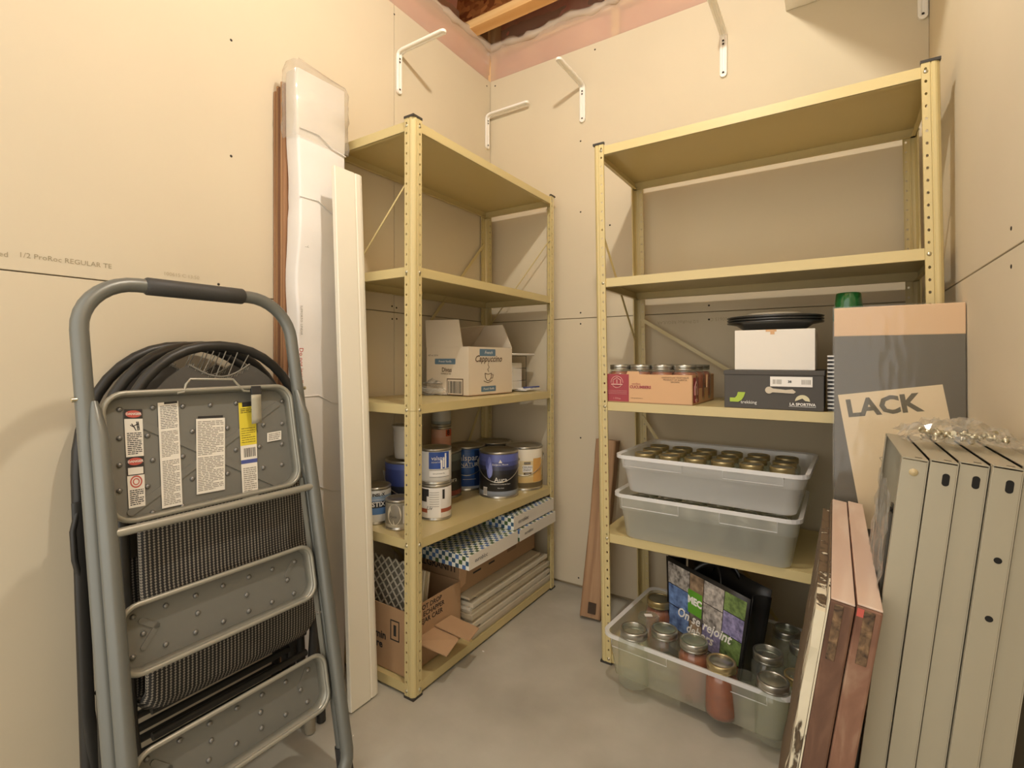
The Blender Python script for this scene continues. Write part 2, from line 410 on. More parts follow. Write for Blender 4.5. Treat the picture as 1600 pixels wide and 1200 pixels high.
def shelving(name, label, x0, y0, lx, ly, tops, H, lean, slope, braces, back):
    """rack with its low corner at x0,y0; lean shifts the top along x; slope[k] lifts the near (low y) side"""
    t = thing(name, label, 'shelving', (x0, y0, 0), group='cream metal shelving units')
    sx = lambda z: -lean * z / H
    zs = tops[2] - .015                                    # splice of the two post lengths
    pm = [make_post(0.004, zs), make_post(zs + .001, H)]
    cap = MB().prism([(-.002, -.002), (PW+.002, -.002), (PW+.002, .007), (.009, .007), (.007, .009), (.007, PW+.002), (-.002, PW+.002)], 0, .007)
    for cx, cy, fx, fy in ((0, 0, 1, 1), (lx, 0, -1, 1), (0, ly, 1, -1), (lx, ly, -1, -1)):
        def place(mb_, z_add=0):
            q = MB(); q.f, q.sm, q.mi = list(mb_.f), mb_.sm, mb_.mi
            if fx * fy < 0: q.f = [f[::-1] for f in q.f]
            q.v = [(cx + fx*v[0] + sx(v[2]+z_add), cy + fy*v[1], v[2]+z_add) for v in mb_.v]; return q
        p = place(pm[0]).build('post', m_cream, t, solid=.0014, merge=.00005)
        place(pm[1]).build('upper_post', m_cream, p, solid=.0014, merge=.00005)
        place(cap, H).build('end_cap', m_cap, p); place(cap, 0).build('foot_cap', m_cap, p)
        for k, z in enumerate(tops):
            zz = z - .016 + (slope[k] if cy == 0 else 0)
            for dx, dy, n in ((.028, 0, (0, -fy, 0)), (0, .028, (-fx, 0, 0))):
                o = link('bolt', bolt_me, p, (cx + fx*dx + sx(zz), cy + fy*dy, zz)); o.rotation_euler = Vector(n).to_track_quat('Z', 'Y').to_euler()
                if cy == ly and n[1] or (cx == 0 and lean == 0 and n[0]): bpy.data.objects.remove(o)
    for k, z in enumerate(tops):
        s = pan(lx, ly); s.v = [(v[0] + sx(z), v[1], v[2] + z + slope[k] * (1 - v[1]/ly)) for v in s.v]
        s.build('shelf', m_cream, t)
    for a, b, n in braces:
        # flat strap on edge from a to b, n = width direction
        A, B, n_ = Vector(a), Vector(b), Vector(n).normalized()
        A.x += sx(A.z); B.x += sx(B.z)
        d = (B-A).normalized(); o_ = d.cross(n_).normalized()
        mb = MB(); vs = []
        for P in (A, B):
            for s1, s2 in ((-1,-1),(1,-1),(1,1),(-1,1)): vs.append(P + n_*.007*s1 + o_*.0012*s2)
        mb.add(vs, [(0,3,2,1),(4,5,6,7),(0,1,5,4),(1,2,6,5),(2,3,7,6),(3,0,4,7)])
        mb.build('brace', m_cream, t)
    return t
AX0, AY0, ALX, ALY = .008, -.957, .388, .905
TA = [1.762, 1.316, .890, .458, .038]
rackA = shelving('shelving_unit', 'narrow-looking cream metal rack on the left wall, loaded with paint cans', AX0, AY0, ALX, ALY, TA, 1.768, 0, [0, 0, .004, .022, 0],
    [((ALX-.006, .004, 1.60), (.01, .004, 1.22), (.38, 0, 1)), ((ALX-.006, ALY-.004, 1.60), (.01, ALY-.004, 1.18), (.4, 0, 1)),
     ((.006, ALY-.02, .86), (.006, .45, .10), (0, 1, -.6)), ((.006, ALY-.02, 1.60), (.006, .50, 1.20), (0, .7, -1)), ((.006, .02, .62), (.006, .45, .10), (0, .7, 1)), ], True)
BX0, BY0, BLX, BLY = .793, -.462, .915, .415
TB = [1.762, 1.309, .889, .442, .035]
rackB = shelving('shelving_unit', 'cream metal rack on the back wall holding tubs, boxes and a shopping bag', BX0, BY0, BLX, BLY, TB, 1.768, .028, [0, 0, 0, 0, 0],
    [((.004, .008, 1.54), (.004, BLY-.02, 1.10), (0, .6, 1)), ((BLX-.004, .008, 1.54), (BLX-.004, BLY-.02, 1.10), (0, .6, 1)),
     ((.02, BLY-.003, 1.20), (.5, BLY-.003, .90), (.6, 0, 1)), ((.02, BLY-.003, .80), (.5, BLY-.003, .10), (.6, 0, 1))], True)
# ---- shelf brackets on the walls
m_white = mat('white_enamel', 'efeae0', .35)
def bracket(label, p, out, leg=.158, arm=.235):
    """pressed U-section bracket: leg on the wall, arm standing out; local x along the wall, y out, z up"""
    ang = math.atan2(-out[0], out[1])
    t = thing('shelf_bracket', label, 'bracket', p, (0, 0, ang), 'white shelf brackets screwed to the drywall')
    hw = .0125
    prof = [(-hw, .009), (-hw, .002), (-hw+.003, 0), (-.005, 0), (-.003, .003), (.003, .003), (.005, 0), (hw-.003, 0), (hw, .002), (hw, .009)]
    # path of the section origin: (y out, z), outer skin on the wall / top
    def rib(path, flip):
        mb = MB(); vs = []
        for (y, z, ny, nz) in path:
            for a, d in prof: vs.append((a, y + ny*(.009-d), z + nz*(.009-d)))
        n = len(prof); fs = [(i*n+k, i*n+k+1, (i+1)*n+k+1, (i+1)*n+k) for i in range(len(path)-1) for k in range(n-1)]
        mb.add(vs, fs, False); return mb
    # leg shows its rounded front outwards, arm its rounded underside down
    path = [(.002, -leg, 1, 0), (.002, -.03, 1, 0), (.004, -.014, .95, -.3), (.013, -.004, .5, -.86), (.03, 0, 0, -1), (arm, 0, 0, -1)]
    rib(path, 0).build('bracket_body', m_white, t, solid=.0016)
    MB().prism(arc((0, 0), hw, 180, 360, 8), .002, .0105, M=frame((0, 0, -leg), (1,0,0), (0,0,1)) @ Matrix.Rotation(0, 4, 'Z') @ Matrix.Translation((0,0,-.0125))).build('rounded_foot', m_white, t)
    MB().prism(arc((0, 0), hw, 0, 180, 8), -.0095, .0, M=frame((0, arm, 0), (1,0,0), (0,1,0))).build('rounded_tip', m_white, t)
    for z in (-leg+.004, -.032, -.045):
        o = link('screw', sm, t, (0, .0112, z)); o.rotation_euler = (R(-90), 0, 0)
    return t
bracket('white shelf bracket on the left wall above the long white package', (0, -.635, 2.262), (1, 0))
bracket('white shelf bracket right beside the room corner on the left wall', (0, -.034, 2.258), (1, 0))
bracket('white shelf bracket on the back wall pointing at the room corner', (.512, 0, 2.27), (0, -1))
bracket('white shelf bracket on the back wall between the two shelving units tops', (1.104, 0, 2.29), (0, -1))
bracket('white shelf bracket in the right corner under the high wall shelf', (1.70, 0, 2.29), (0, -1))
hs = tag(MB().box((1.315, -.90, 2.295), (XR-.002, -.002, 2.313)).build('wall_shelf', m_white, bevel=.001), 'white shelf board high in the right corner near the ceiling', 'shelf')
# ================================================================ STEP LADDER
m_lad = mat('ladder_grey_paint', '75766f', .38, .3, var=.12, scale=6, bump=.02)
m_ladpan = mat('ladder_pan_grey', '7a7971', .5, .2, var=.1, scale=4)
m_ladrim = mat('ladder_rim', 'a19e90', .35, .35)
m_grip = mat('rubber_grip', '3b3a37', .55, bump=.2, bscale=200)
m_rub = mat('rubber_foot', '2d2c2a', .6)
m_riv = mat('rivet_bump', '82807a', .3, .5)
m_stk = mat('sticker_paper', 'e6e0d2', .6, var=.05, scale=40)
m_prn = mat('print_black', '2d2a27', .7)
m_prg = mat('print_grey', '8f897c', .7)
m_prr = mat('print_red', 'c0574a', .6)
m_ylw = mat('sticker_yellow', 'd9c63a', .6)
m_blu = mat('print_blue', '4b5590', .6)
LV = Vector((-.25, 0, 1.19)).normalized(); LN = Vector((1.19, 0, .25)).normalized(); LP0 = Vector((.45, -1.468, 0))
LM = Matrix(((0, LV.x, LN.x), (1, LV.y, LN.y), (0, LV.z, LN.z)))
lad = thing('step_ladder', 'grey folded step ladder leaning against black chairs by the left wall', 'ladder', LP0, LM.to_euler())
def LUV(u, v, w_=-.03):
    p = hit(u, v, LP0 + LN * w_, LN) - LP0; return p.y, p.dot(LV)
HU = .2265; U0 = -.004
def upath(h, top, r, bottom):
    pts = [(-h, bottom)] + [(x - h + r, y + top - r) for x, y in [(r*math.cos(R(a)), r*math.sin(R(a))) for a in range(180, 89, -10)]] + [(h - r + r*math.cos(R(a)), top - r + r*math.sin(R(a))) for a in range(90, -1, -10)] + [(h, bottom)]
    return pts
MB().tube([(U0+x, y, 0) for x, y in upath(HU, 1.218, .105, .03)], .0155, 14).build('handle_frame', m_lad, lad)
for s_ in (-1, 1):
    MB().tube([(U0+s_*HU, -.002, 0), (U0+s_*HU, .01, 0), (U0+s_*HU, .075, 0)], [.019, .019, .0185], 14).build('rubber_foot', m_rub, lad)
gr = MB(); gp = [(x, 1.218, 0) for x in (-.112, -.108, -.05, 0, .05, .1, .104)]
gr.tube(gp, [.0165, .0195, .0195, .0195, .0195, .0195, .0165], 16).build('grip', m_grip, lad)
# front legs: U-shaped tube with flattened tops, joined by a foot bar
FWD = .031; fu = .216
pts = [(-fu, .968), (-fu, .95), (-fu, .90), (-fu, .70), (-fu, .40), (-fu, .075)] + [(-fu+.05+.05*math.cos(R(a)), .075+.05*math.sin(R(a))-.0) for a in range(200, 271, 14)]
pts = pts + [(-x, y) for x, y in pts[::-1]]
rs = [.006, .009, .0145] + [.0155]*(len(pts)-6) + [.0145, .009, .006]
MB().tube([(U0+x, y, FWD - .02*max(0, (y-.88)/.09)) for x, y in pts], rs, 14).build('front_leg_frame', m_lad, lad)
for s_ in (-1, 1):
    MB().tube([(U0+s_*.236, .975, .004), (U0+s_*.2475, .975, .004)], .0045, 8).build('pivot_bolt', m_bolt, lad)
MB().tube([(-fu+U0, .715, .035), (fu+U0, .715, .035)], .0085, 10).build('cross_bar', m_ladrim, lad)
def pan_tray(name, u0, v0, u1, v1, r, depth, w0, rivs, ribs=()):
    pl = rrect(u0, v0, u1, v1, r, 6); fl_ = .007; pin = rrect(u0+fl_, v0+fl_, u1-fl_, v1-fl_, r-fl_*.6, 6)
    n = len(pl)
    o = MB().prism(pin, w0-.001, w0+.0008).build(name, m_ladpan, lad)
    MB().add([(x, y, w0) for x, y in pin] + [(x, y, w0+depth) for x, y in pl] , [(i, (i+1)%n, n+(i+1)%n, n+i) for i in range(n)], True).build('flange', m_ladrim, o, solid=.0012)
    MB().tube([(x, y, w0+depth) for x, y in pl], .0052, 8, closed=True).build('rim', m_ladrim, o)
    inn = rrect(u0+.012, v0+.012, u1-.012, v1-.012, r*.7, 5)
    for x, y in rivs:
        MBr = link('rivet', riv_me, o, (x, y, w0+.0005))
    for (a, b), wd in ribs:
        A, B = Vector((*a, 0)), Vector((*b, 0)); d = (B-A); L_ = d.length; an = math.atan2(d.y, d.x)
        q = rrect(-wd, -wd, L_+wd, wd, wd*.95, 5)
        MB().prism(q, 0, .0030, M=Matrix.Translation((a[0], a[1], w0+.0005)) @ Matrix.Rotation(an, 4, 'Z')).build('rib', m_ladpan, o, bevel=.0022)
    return o
riv_me = MB().lathe([(.0055, 0), (.005, .003), (.003, .0048), (0, .0054)], 10).mesh('rivet', m_riv)
px = [(186,640),(186,685),(186,727),(186,767),(186,811),(230,681),(230,760),(238,637),(238,719),(238,801),(285,635),(285,713),(285,791),(300,674),(300,748),(328,633),(328,783),(355,669),(355,740),(368,630),(368,703),(368,775),(405,698),(405,767),(411,664),(411,731),(440,627),(440,662),(440,694),(440,726),(440,760)]
tray = pan_tray('top_platform', -.202, .728, .205, .985, .04, .024, -.030, [LUV(*p) for p in px],
    [((LUV(205, 800), LUV(432, 632)), .0075), ((LUV(225, 665), LUV(430, 755)), .0075)])
S2 = [(418,526),(565,475),(698,430),(820,386),(936,347),(1040,313),(1140,279),(465,600),(708,508),(926,427),(1108,360),(418,706),(565,648),(698,593),(822,545),(936,498),(1040,458),(1137,420)]
S3 = [(480,1158),(627,1076),(760,1000),(882,932),(995,872),(1100,815),(1200,762),(768,1076),(988,950),(1167,850),(757,1163),(880,1090),(993,1020),(1100,960),(1197,903)]
cv = lambda p: LUV(60 + p[0]/2.858, 780 + p[1]/2.858, -.02)
st2 = pan_tray('step', -.207, .446, .198, .572, .032, .026, -.018, [cv(p) for p in S2], [((( -.165, .485), (-.14, .515)), .005), (((-.14, .515), (-.165, .535)), .005), (((.16, .54), (.14, .515)), .005)])
st3 = pan_tray('step', -.205, .185, .198, .311, .032, .026, -.018, [cv(p) for p in S3], [(((-.165, .225), (-.14, .25)), .005), (((-.14, .25), (-.165, .275)), .005), (((.16, .28), (.14, .255)), .005)])
for s_ in (-1, 1):
    MB().box((U0+s_*.2075-.0015, .19, -.012), (U0+s_*.2075+.0015, .74, .004)).build('side_rail', m_ladrim, lad)
    MB().tube([(U0+s_*.209, .84, .012), (U0+s_*.213, .80, .018), (U0+s_*.209, .765, .014), (U0+s_*.213, .715, .02)], .0035, 6).build('spreader_link', m_ladrim, lad)
    MB().tube([(U0+s_*.205, .40, -.005), (U0+s_*.222, .40, .005)], .005, 8).build('step_bolt', m_riv, lad)
# wire carry handle, black clip with paper tag
a, b, c, d = LUV(278,614,0), LUV(294,592,0), LUV(369,592,0), LUV(391,611,0)
MB().tube([(a[0], a[1], -.004), (a[0]+.014, a[1]+.002, -.004), (b[0]-.004, b[1]-.012, -.004), (b[0]+.006, b[1], -.004), (c[0]-.006, c[1], -.004), (c[0]+.003, c[1]-.012, -.004), (d[0]-.014, d[1]+.002, -.004), (d[0], d[1], -.004)], .0028, 8).build('carry_handle', m_ladrim, lad)
p = LUV(392,603,0); q = LUV(409,612,0)
MB().box((p[0], p[1]-.022, -.006), (q[0], p[1], 0)).build('clip', m_rub, lad, bevel=.002)
p = LUV(392,617,0); q = LUV(410,660,0)
MB().grid(lambda s, t: (lerp(p[0], q[0]+.004, s), lerp(p[1], q[1], t), .0015 - .012*t), 1, 6).build('paper_tag', mat('paper_tag', 'aaa48f', .7), lad, solid=.0006)
# warning stickers
def sticker(quad, m=m_stk, name='warning_sticker'):
    P = [LUV(*q) for q in quad]; w_ = -.0262
    o = MB().add([(x, y, w_) for x, y in P] + [(x, y, w_+.0004) for x, y in P], [(4,7,6,5),(0,1,5,4),(1,2,6,5),(2,3,7,6),(3,0,4,7)]).build(name, m, tray)
    return o, P
def on_sticker(P, s, t, w_=-.0256):
    (ax, ay), (bx, by), (cx, cy), (dx, dy) = P      # tl tr br bl
    x = lerp(lerp(ax, bx, s), lerp(dx, cx, s), t); y = lerp(lerp(ay, by, s), lerp(dy, cy, s), t)
    return (x, y, w_)
def patch(o, P, s0, t0, s1, t1, m, name='print', w_=-.0256):
    MB().add([on_sticker(P, s0, t1, w_), on_sticker(P, s1, t1, w_), on_sticker(P, s1, t0, w_), on_sticker(P, s0, t0, w_)], [(0,1,2,3)]).build(name, m, o)
def rows(o, P, t0, t1, n, s0=.1, s1=.92, m=m_prg, seed=1, th=.5):
    rn = random.Random(seed); mb = MB()
    for i in range(n):
        t = lerp(t0, t1, (i+.5)/n); h = (t1-t0)/n*th/2; a_, b_ = s0, lerp(s0+.5*(s1-s0), s1, rn.random()) if i % 4 == 3 else s1
        x = a_
        while x < b_ - .02:
            e = min(b_, x + rn.uniform(.08, .3))
            mb.add([on_sticker(P, x, t+h), on_sticker(P, e, t+h), on_sticker(P, e, t-h), on_sticker(P, x, t-h)], [(0,1,2,3)]); x = e + .03
    mb.build('fine_print', m, o)
def ellipse_on(o, P, s, t, rs_, rt, m, w_, name='emblem', hole=0):
    mb = MB(); n = 20
    vs = [on_sticker(P, s + rs_*math.cos(2*math.pi*i/n), t + rt*math.sin(2*math.pi*i/n), w_) for i in range(n)]
    if hole:
        vs += [on_sticker(P, s + hole*rs_*math.cos(2*math.pi*i/n), t + hole*rt*math.sin(2*math.pi*i/n), w_) for i in range(n)]
        mb.add(vs, [(i, n+i, n+(i+1)%n, (i+1)%n) for i in range(n)])
    else: mb.add(vs, [tuple(range(n))[::-1]])
    mb.build(name, m, o)
def text_on(o, P, s, t, txt, size, m, rot=0, w_=-.0250, **k):
    c_ = on_sticker(P, s, t, w_); l_ = on_sticker(P, s+.2, t, w_); an = math.atan2(l_[1]-c_[1], l_[0]-c_[0])
    lettering(txt, size, Matrix.Translation(c_) @ Matrix.Rotation(an, 4, 'Z'), m, o, rot=rot, **k)
o, P = sticker([(192,640),(221,640),(226,790),(200,795)])
for t in (.0, .49):
    patch(o, P, 0, t, 1, t+.1, m_prn); ellipse_on(o, P, .5, t+.05, .44, .038, m_prr, -.0253); text_on(o, P, .5, t+.05, 'DANGER', .0068, m_stk, bold=.0002)
rows(o, P, .24, .47, 12, m=m_prn, seed=3); patch(o, P, 0, .59, 1, .68, m_prn); patch(o, P, .06, .60, .94, .67, m_stk, w_=-.0253); rows(o, P, .82, .98, 8, m=m_prn, seed=4)
ellipse_on(o, P, .5, .745, .36, .062, m_prr, -.0253, hole=.78); ellipse_on(o, P, .5, .745, .2, .035, m_prr, -.0253, hole=.7)
pm_ = MB()
for (s0, t0), (s1, t1) in (((.30, .165), (.55, .19)), ((.45, .18), (.75, .15)), ((.5, .185), (.62, .225)), ((.66, .13), (.72, .225)), ((.74, .13), (.80, .22)), ((.66, .16), (.78, .155)), ((.67, .19), (.79, .185)), ((.38, .15), (.5, .185))):
    pm_.tube([on_sticker(P, s0, t0), on_sticker(P, s1, t1)], .0009, 4)
pm_.build('falling_figure_print', m_prn, o)
o, P = sticker([(245,630),(277,627),(284,788),(252,795)]); patch(o, P, .3, .0, .95, .02, m_prn)
rows(o, P, .03, .26, 14, m=m_prn, seed=5, th=.35); rows(o, P, .28, .53, 16, seed=6); rows(o, P, .56, .98, 26, seed=7)
o, P = sticker([(305,655),(350,653),(350,765),(306,773)]); rows(o, P, .03, .5, 20, seed=8, s0=.05, s1=.95); rows(o, P, .52, .97, 20, seed=9, s0=.05, s1=.95)
o2, P2 = sticker([(308,651),(347,649),(347,653),(308,655)], m_prn)
o, P = sticker([(371,630),(398,627),(402,775),(378,779)]); patch(o, P, 0, 0, 1, .46, m_ylw); patch(o, P, .2, .0, .75, .05, m_prn, w_=-.0253)
rows(o, P, .06, .12, 3, m=m_prn, seed=2); rows(o, P, .27, .44, 7, m=m_prn, seed=12, th=.3)
mb = MB(); rn = random.Random(4); x = .2
while x < .85:
    e = x + rn.uniform(.02, .06); mb.add([on_sticker(P, x, .585), on_sticker(P, e, .585), on_sticker(P, e, .49), on_sticker(P, x, .49)], [(0,1,2,3)]); x = e + rn.uniform(.02, .05)
mb.build('bar_code', m_prn, o)
patch(o, P, 0, .61, 1, .65, m_blu); rows(o, P, .69, .98, 14, seed=13)
o, P = sticker([(416,677),(438,673),(438,687),(416,691)]); rows(o, P, .1, .9, 4, seed=15)

# ================================================================ FOLDING CHAIRS
m_ct = mat('chair_tube_black', '35332f', .42, .2, var=.15, scale=5)
m_cf = mat('chair_fabric_grey', '57534c', .75, var=.1, scale=60)
def mesh_weave():
    m = bpy.data.materials.new('woven_sling'); m.use_nodes = True
    nt = m.node_tree; N = nt.nodes; L = nt.links; b = N['Principled BSDF']; b.inputs['Roughness'].default_value = .7
    tc = N.new('ShaderNodeTexCoord'); s = N.new('ShaderNodeSeparateXYZ'); L.new(tc.outputs['Object'], s.inputs[0])
    def wave(sock, f, ph=0):
        a = N.new('ShaderNodeMath'); a.operation = 'MULTIPLY'; a.inputs[1].default_value = f; L.new(sock, a.inputs[0])
        c = N.new('ShaderNodeMath'); c.operation = 'SINE'; L.new(a.outputs[0], c.inputs[0]); return c
    w1 = wave(s.outputs[0], 2*math.pi/.0082); w2 = wave(s.outputs[1], 2*math.pi/.006)
    ad = N.new('ShaderNodeMath'); ad.operation = 'MULTIPLY_ADD'; L.new(w2.outputs[0], ad.inputs[0]); ad.inputs[1].default_value = .55; L.new(w1.outputs[0], ad.inputs[2])
    n = N.new('ShaderNodeTexNoise'); n.inputs['Scale'].default_value = 12; L.new(tc.outputs['Object'], n.inputs['Vector'])
    a2 = N.new('ShaderNodeMath'); a2.operation = 'MULTIPLY_ADD'; L.new(n.outputs['Fac'], a2.inputs[0]); a2.inputs[1].default_value = .7; L.new(ad.outputs[0], a2.inputs[2])
    r = N.new('ShaderNodeValToRGB'); r.color_ramp.elements[0].position = .62; r.color_ramp.elements[1].position = 1.0
    r.color_ramp.elements[0].color = (*lin('24221f'), 1); r.color_ramp.elements[1].color = (*lin('938a7b'), 1)
    L.new(a2.outputs[0], r.inputs[0]); L.new(r.outputs[0], b.inputs['Base Color'])
    return m
m_weave = mesh_weave()
m_cord = mat('elastic_cord', '85807491'[:6], .8)
CV = Vector((-.10, 0, 1.07)).normalized(); CN = Vector((1.07, 0, .10)).normalized()
CMx = Matrix(((0, CV.x, CN.x), (1, CV.y, CN.y), (0, CV.z, CN.z)))
chair = thing('folding_chair', 'front folding chair of the stack, woven sling seat facing the ladder', 'chair', (.235, -1.39, .002), CMx.to_euler(), 'black folding chairs behind the ladder')
hw, top, sh = .230, 1.07, .78
loop = [(-hw, .0), (-hw, .3), (-hw, .6)] + [(hw*-math.copysign(abs(math.cos(R(a)))**.9, math.cos(R(a))), sh + (top-sh)*math.sin(R(a))**.95) for a in range(0, 181, 9)] + [(hw, .6), (hw, .3), (hw, .0)]
MB().tube([(x, y, 0) for x, y in loop], .0125, 12).build('back_frame', m_ct, chair)
# backrest sling with a laced scoop at the top
outl = [(-.208, .60)] + [(-.208*math.cos(R(a)), sh + (top-sh-.03)*math.sin(R(a))) for a in range(0, 70, 9)]
scoop = [(-.075 + .15*i/10, 1.022 - .032*math.sin(math.pi*i/10)) for i in range(11)]
outr = [(-x, y) for x, y in outl[::-1]]
MB().prism(outl + scoop + outr, -.004, .0).build('backrest_sling', m_cf, chair)
lc = MB()
for i in (2, 4, 6, 8):
    x, y = scoop[i]; lc.tube([(x, y-.004, .001), (x+.028, 1.056 - .35*(x+.028)**2*4, .004)], .0014, 5)
for i in range(30):
    k = i/30*10; x, y = scoop[int(k)]; x += .015*(k-int(k)); lc.tube([(x-.002, y-.006, .001), (x+.002, y+.002, .001)], .0011, 4)
lc.tube([(x, y, .001) for x, y in scoop], .0022, 6); lc.build('lacing_cord', m_cord, chair)
# seat sling hanging folded in front
def seatf(s, t):
    u = lerp(-.212, .195, s); v = lerp(.27, .70, t); k = max(0, (.08 - t)/.08)
    ins = max(0, abs(s-.5)-.40)/.10
    return (u, v + .035*ins**2*(1 if t < .3 else 0)*(1-t/.3), .052 + .012*math.sin(math.pi*s) + .014*math.sin(math.pi*min(1, t*1.6)) - .05*k**2)
MB().grid(seatf, 24, 24).build('seat_sling', m_weave, chair, solid=.012)
for s_ in (-1.13, 1):
    MB().tube([(s_*.207, .72, .030), (s_*.205, .45, .034), (s_*.203, .27, .030), (s_*.192, .14, .02), (s_*.186, .03, .012)], .0125, 10).build('front_leg', m_ct, chair)
    MB().tube([(s_*.186, .0, .01), (s_*.186, .04, .012)], .0145, 10).build('foot_cap', mat('foot_cap', '8f8673', .6), chair)
    sg = math.copysign(1, s_); MB().tube([(sg*.236, .70, .012), (sg*.246, .66, .016), (sg*.245, .60, .018), (sg*.236, .56, .012)], .006, 8).build('arm_link', m_ct, chair)
for v_ in (.16, .215, .27):
    MB().tube([(-.186, v_, .012), (.186, v_, .012)], .009, 8).build('stretcher', m_ct, chair)
for dx, lb in ((-.054, 'middle folding chair of the stack, its dark rounded back behind the front one'), (-.104, 'rearmost folding chair of the stack, its rounded back nearest the drywall')):
    c2 = copy_tree(chair); c2.location.x += dx; c2.location.y += dx*.33; c2['label'] = lb
    for ch in c2.children:
        if ch.name.split('.')[0] in ('seat_sling', 'front_leg'): ch.scale.z = .42

# ================================================================ BOARDS, PACKAGE AND TRIM AGAINST THE LEFT WALL
m_hb = [wood('hardboard_%d' % i, a_, b_, scale=4, bump=.05) for i, (a_, b_) in enumerate((('a27a58', '86603f'), ('bd9468', 'a27a50'), ('8a6245', '6c482f'), ('c29c74', 'a97f55'), ('9c7350', '80593a')))]
xx = .003
for i, (th, zt) in enumerate(((.011, 1.862), (.009, 1.876), (.012, 1.868), (.009, 1.884), (.012, 1.872))):
    o = tag(MB().box((xx, -1.163 + .002*(i % 2), .001), (xx+th, -1.0, zt)).build('hardboard_sheet', m_hb[i], bevel=.001),
        ('first', 'second', 'third', 'fourth', 'fifth')[i] + ' thin brown board out from the drywall behind the white package', 'board', 'thin brown panels against the left wall')
    xx += th + .0006
m_foam = mat('white_wrap', 'ebe6df', .5, var=.06, scale=9, bump=.35, bscale=14)
m_wrap = clear('clear_wrap', 'f6f4ef', .22, .12, .5, 'f2efe8')
pk = thing('long_package', 'tall narrow white wrapped package with crumpled clear plastic top beside the shelving', 'package', (.0905, -1.071, 0))
hx, hy = .031, .086
def pack_ring(z, gx, gy, n=28, seed=0):
    """rounded rectangle ring slightly bulging with height"""
    pts = []
    w1 = .004*math.sin(9*z+1) + .003*math.sin(23*z); 
    for x, y in rrect(-gx, -gy, gx, gy, .008, 3):
        bx = x + (w1 if x > 0 and y < -gy*.5 else 0) + .0015*math.sin(31*z + 40*y)
        pts.append((bx, y + (.004*math.sin(12*z+2) if y < 0 else 0), z))
    return pts
rings = []; zs_ = [0.001 + 1.905*i/60 for i in range(61)]
mb = MB(); n = len(rrect(-1, -1, 1, 1, .1, 3))
vs = []
for z in zs_:
    sq = 1 - .05*(abs(z-1.50) < .012) - .05*(abs(z-1.70) < .012) - .05*(abs(z-.62) < .012)
    vs += pack_ring(z, hx*sq, hy*(1-.3*(1-sq)))
mb.add(vs, [(j*n+k, j*n+(k+1)%n, (j+1)*n+(k+1)%n, (j+1)*n+k) for j in range(60) for k in range(n)], True)
mb.add(vs[-n:], [tuple(range(n))]); mb.build('carton', m_foam, pk)
rn = random.Random(3); vs = []
for j in range(15):
    z = 1.70 + .0175*j
    sc = 1.06 + .012*math.sin(j*1.3); 
    for x, y, _ in pack_ring(z, (hx+.004)*sc*(1 if j < 12 else 1-.10*(j-11)), (hy+.004)*sc*(1 if j < 12 else 1-.012*(j-11))):
        vs.append((x + rn.uniform(-.003, .003), y + rn.uniform(-.003, .003), min(z, 1.934 - .018*max(0, y/hy)) + rn.uniform(-.003, .003)))
mb = MB().add(vs, [(j*n+k, j*n+(k+1)%n, (j+1)*n+(k+1)%n, (j+1)*n+k) for j in range(14) for k in range(n)], True)
mb.add(vs[-n:], [tuple(range(n))]); mb.build('plastic_wrap', m_wrap, pk)
for z in (1.705, 1.50, .90, .62):
    MB().tube([(.0335, -.083, z+.02), (.035, -.02, z+.022), (.035, .03, z-.004), (.0335, .083, z-.012)], .0022, 5).build('fold', m_foam, pk)
lettering('Do not install', .019, frame((.0345, -.079, 1.015), (0, 0, -1), (0, 1, 0)), m_prr, pk, bold=.0002)
lettering('SUPPORTO  LINEAR', .010, frame((.0345, -.078, 1.15), (0, 0, -1), (0, 1, 0)), m_prg, pk)
lettering('BIZZ', .012, frame((.0345, -.065, 1.375), (0, 1, 0), (0, 0, 1)), m_prg, pk)
m_trim = mat('white_trim_paint', 'ece6d4', .4, var=.03, scale=2)
ta = math.atan2(.075, 1.61)
tr_ = thing('trim_board', 'white painted trim board leaning upright beside the left shelving unit', 'trim', (.270, -1.097, .001), (0, -ta, 0))
prof = [(0, 0), (.014, 0), (.016, .002), (.016, .072), (.0135, .0745), (.0135, .0765), (.016, .079), (.0155, .094), (.012, .104), (.006, .108), (0, .108)]
MB().prism(prof, .004, 1.612).build('board', m_trim, tr_, bevel=.0008)
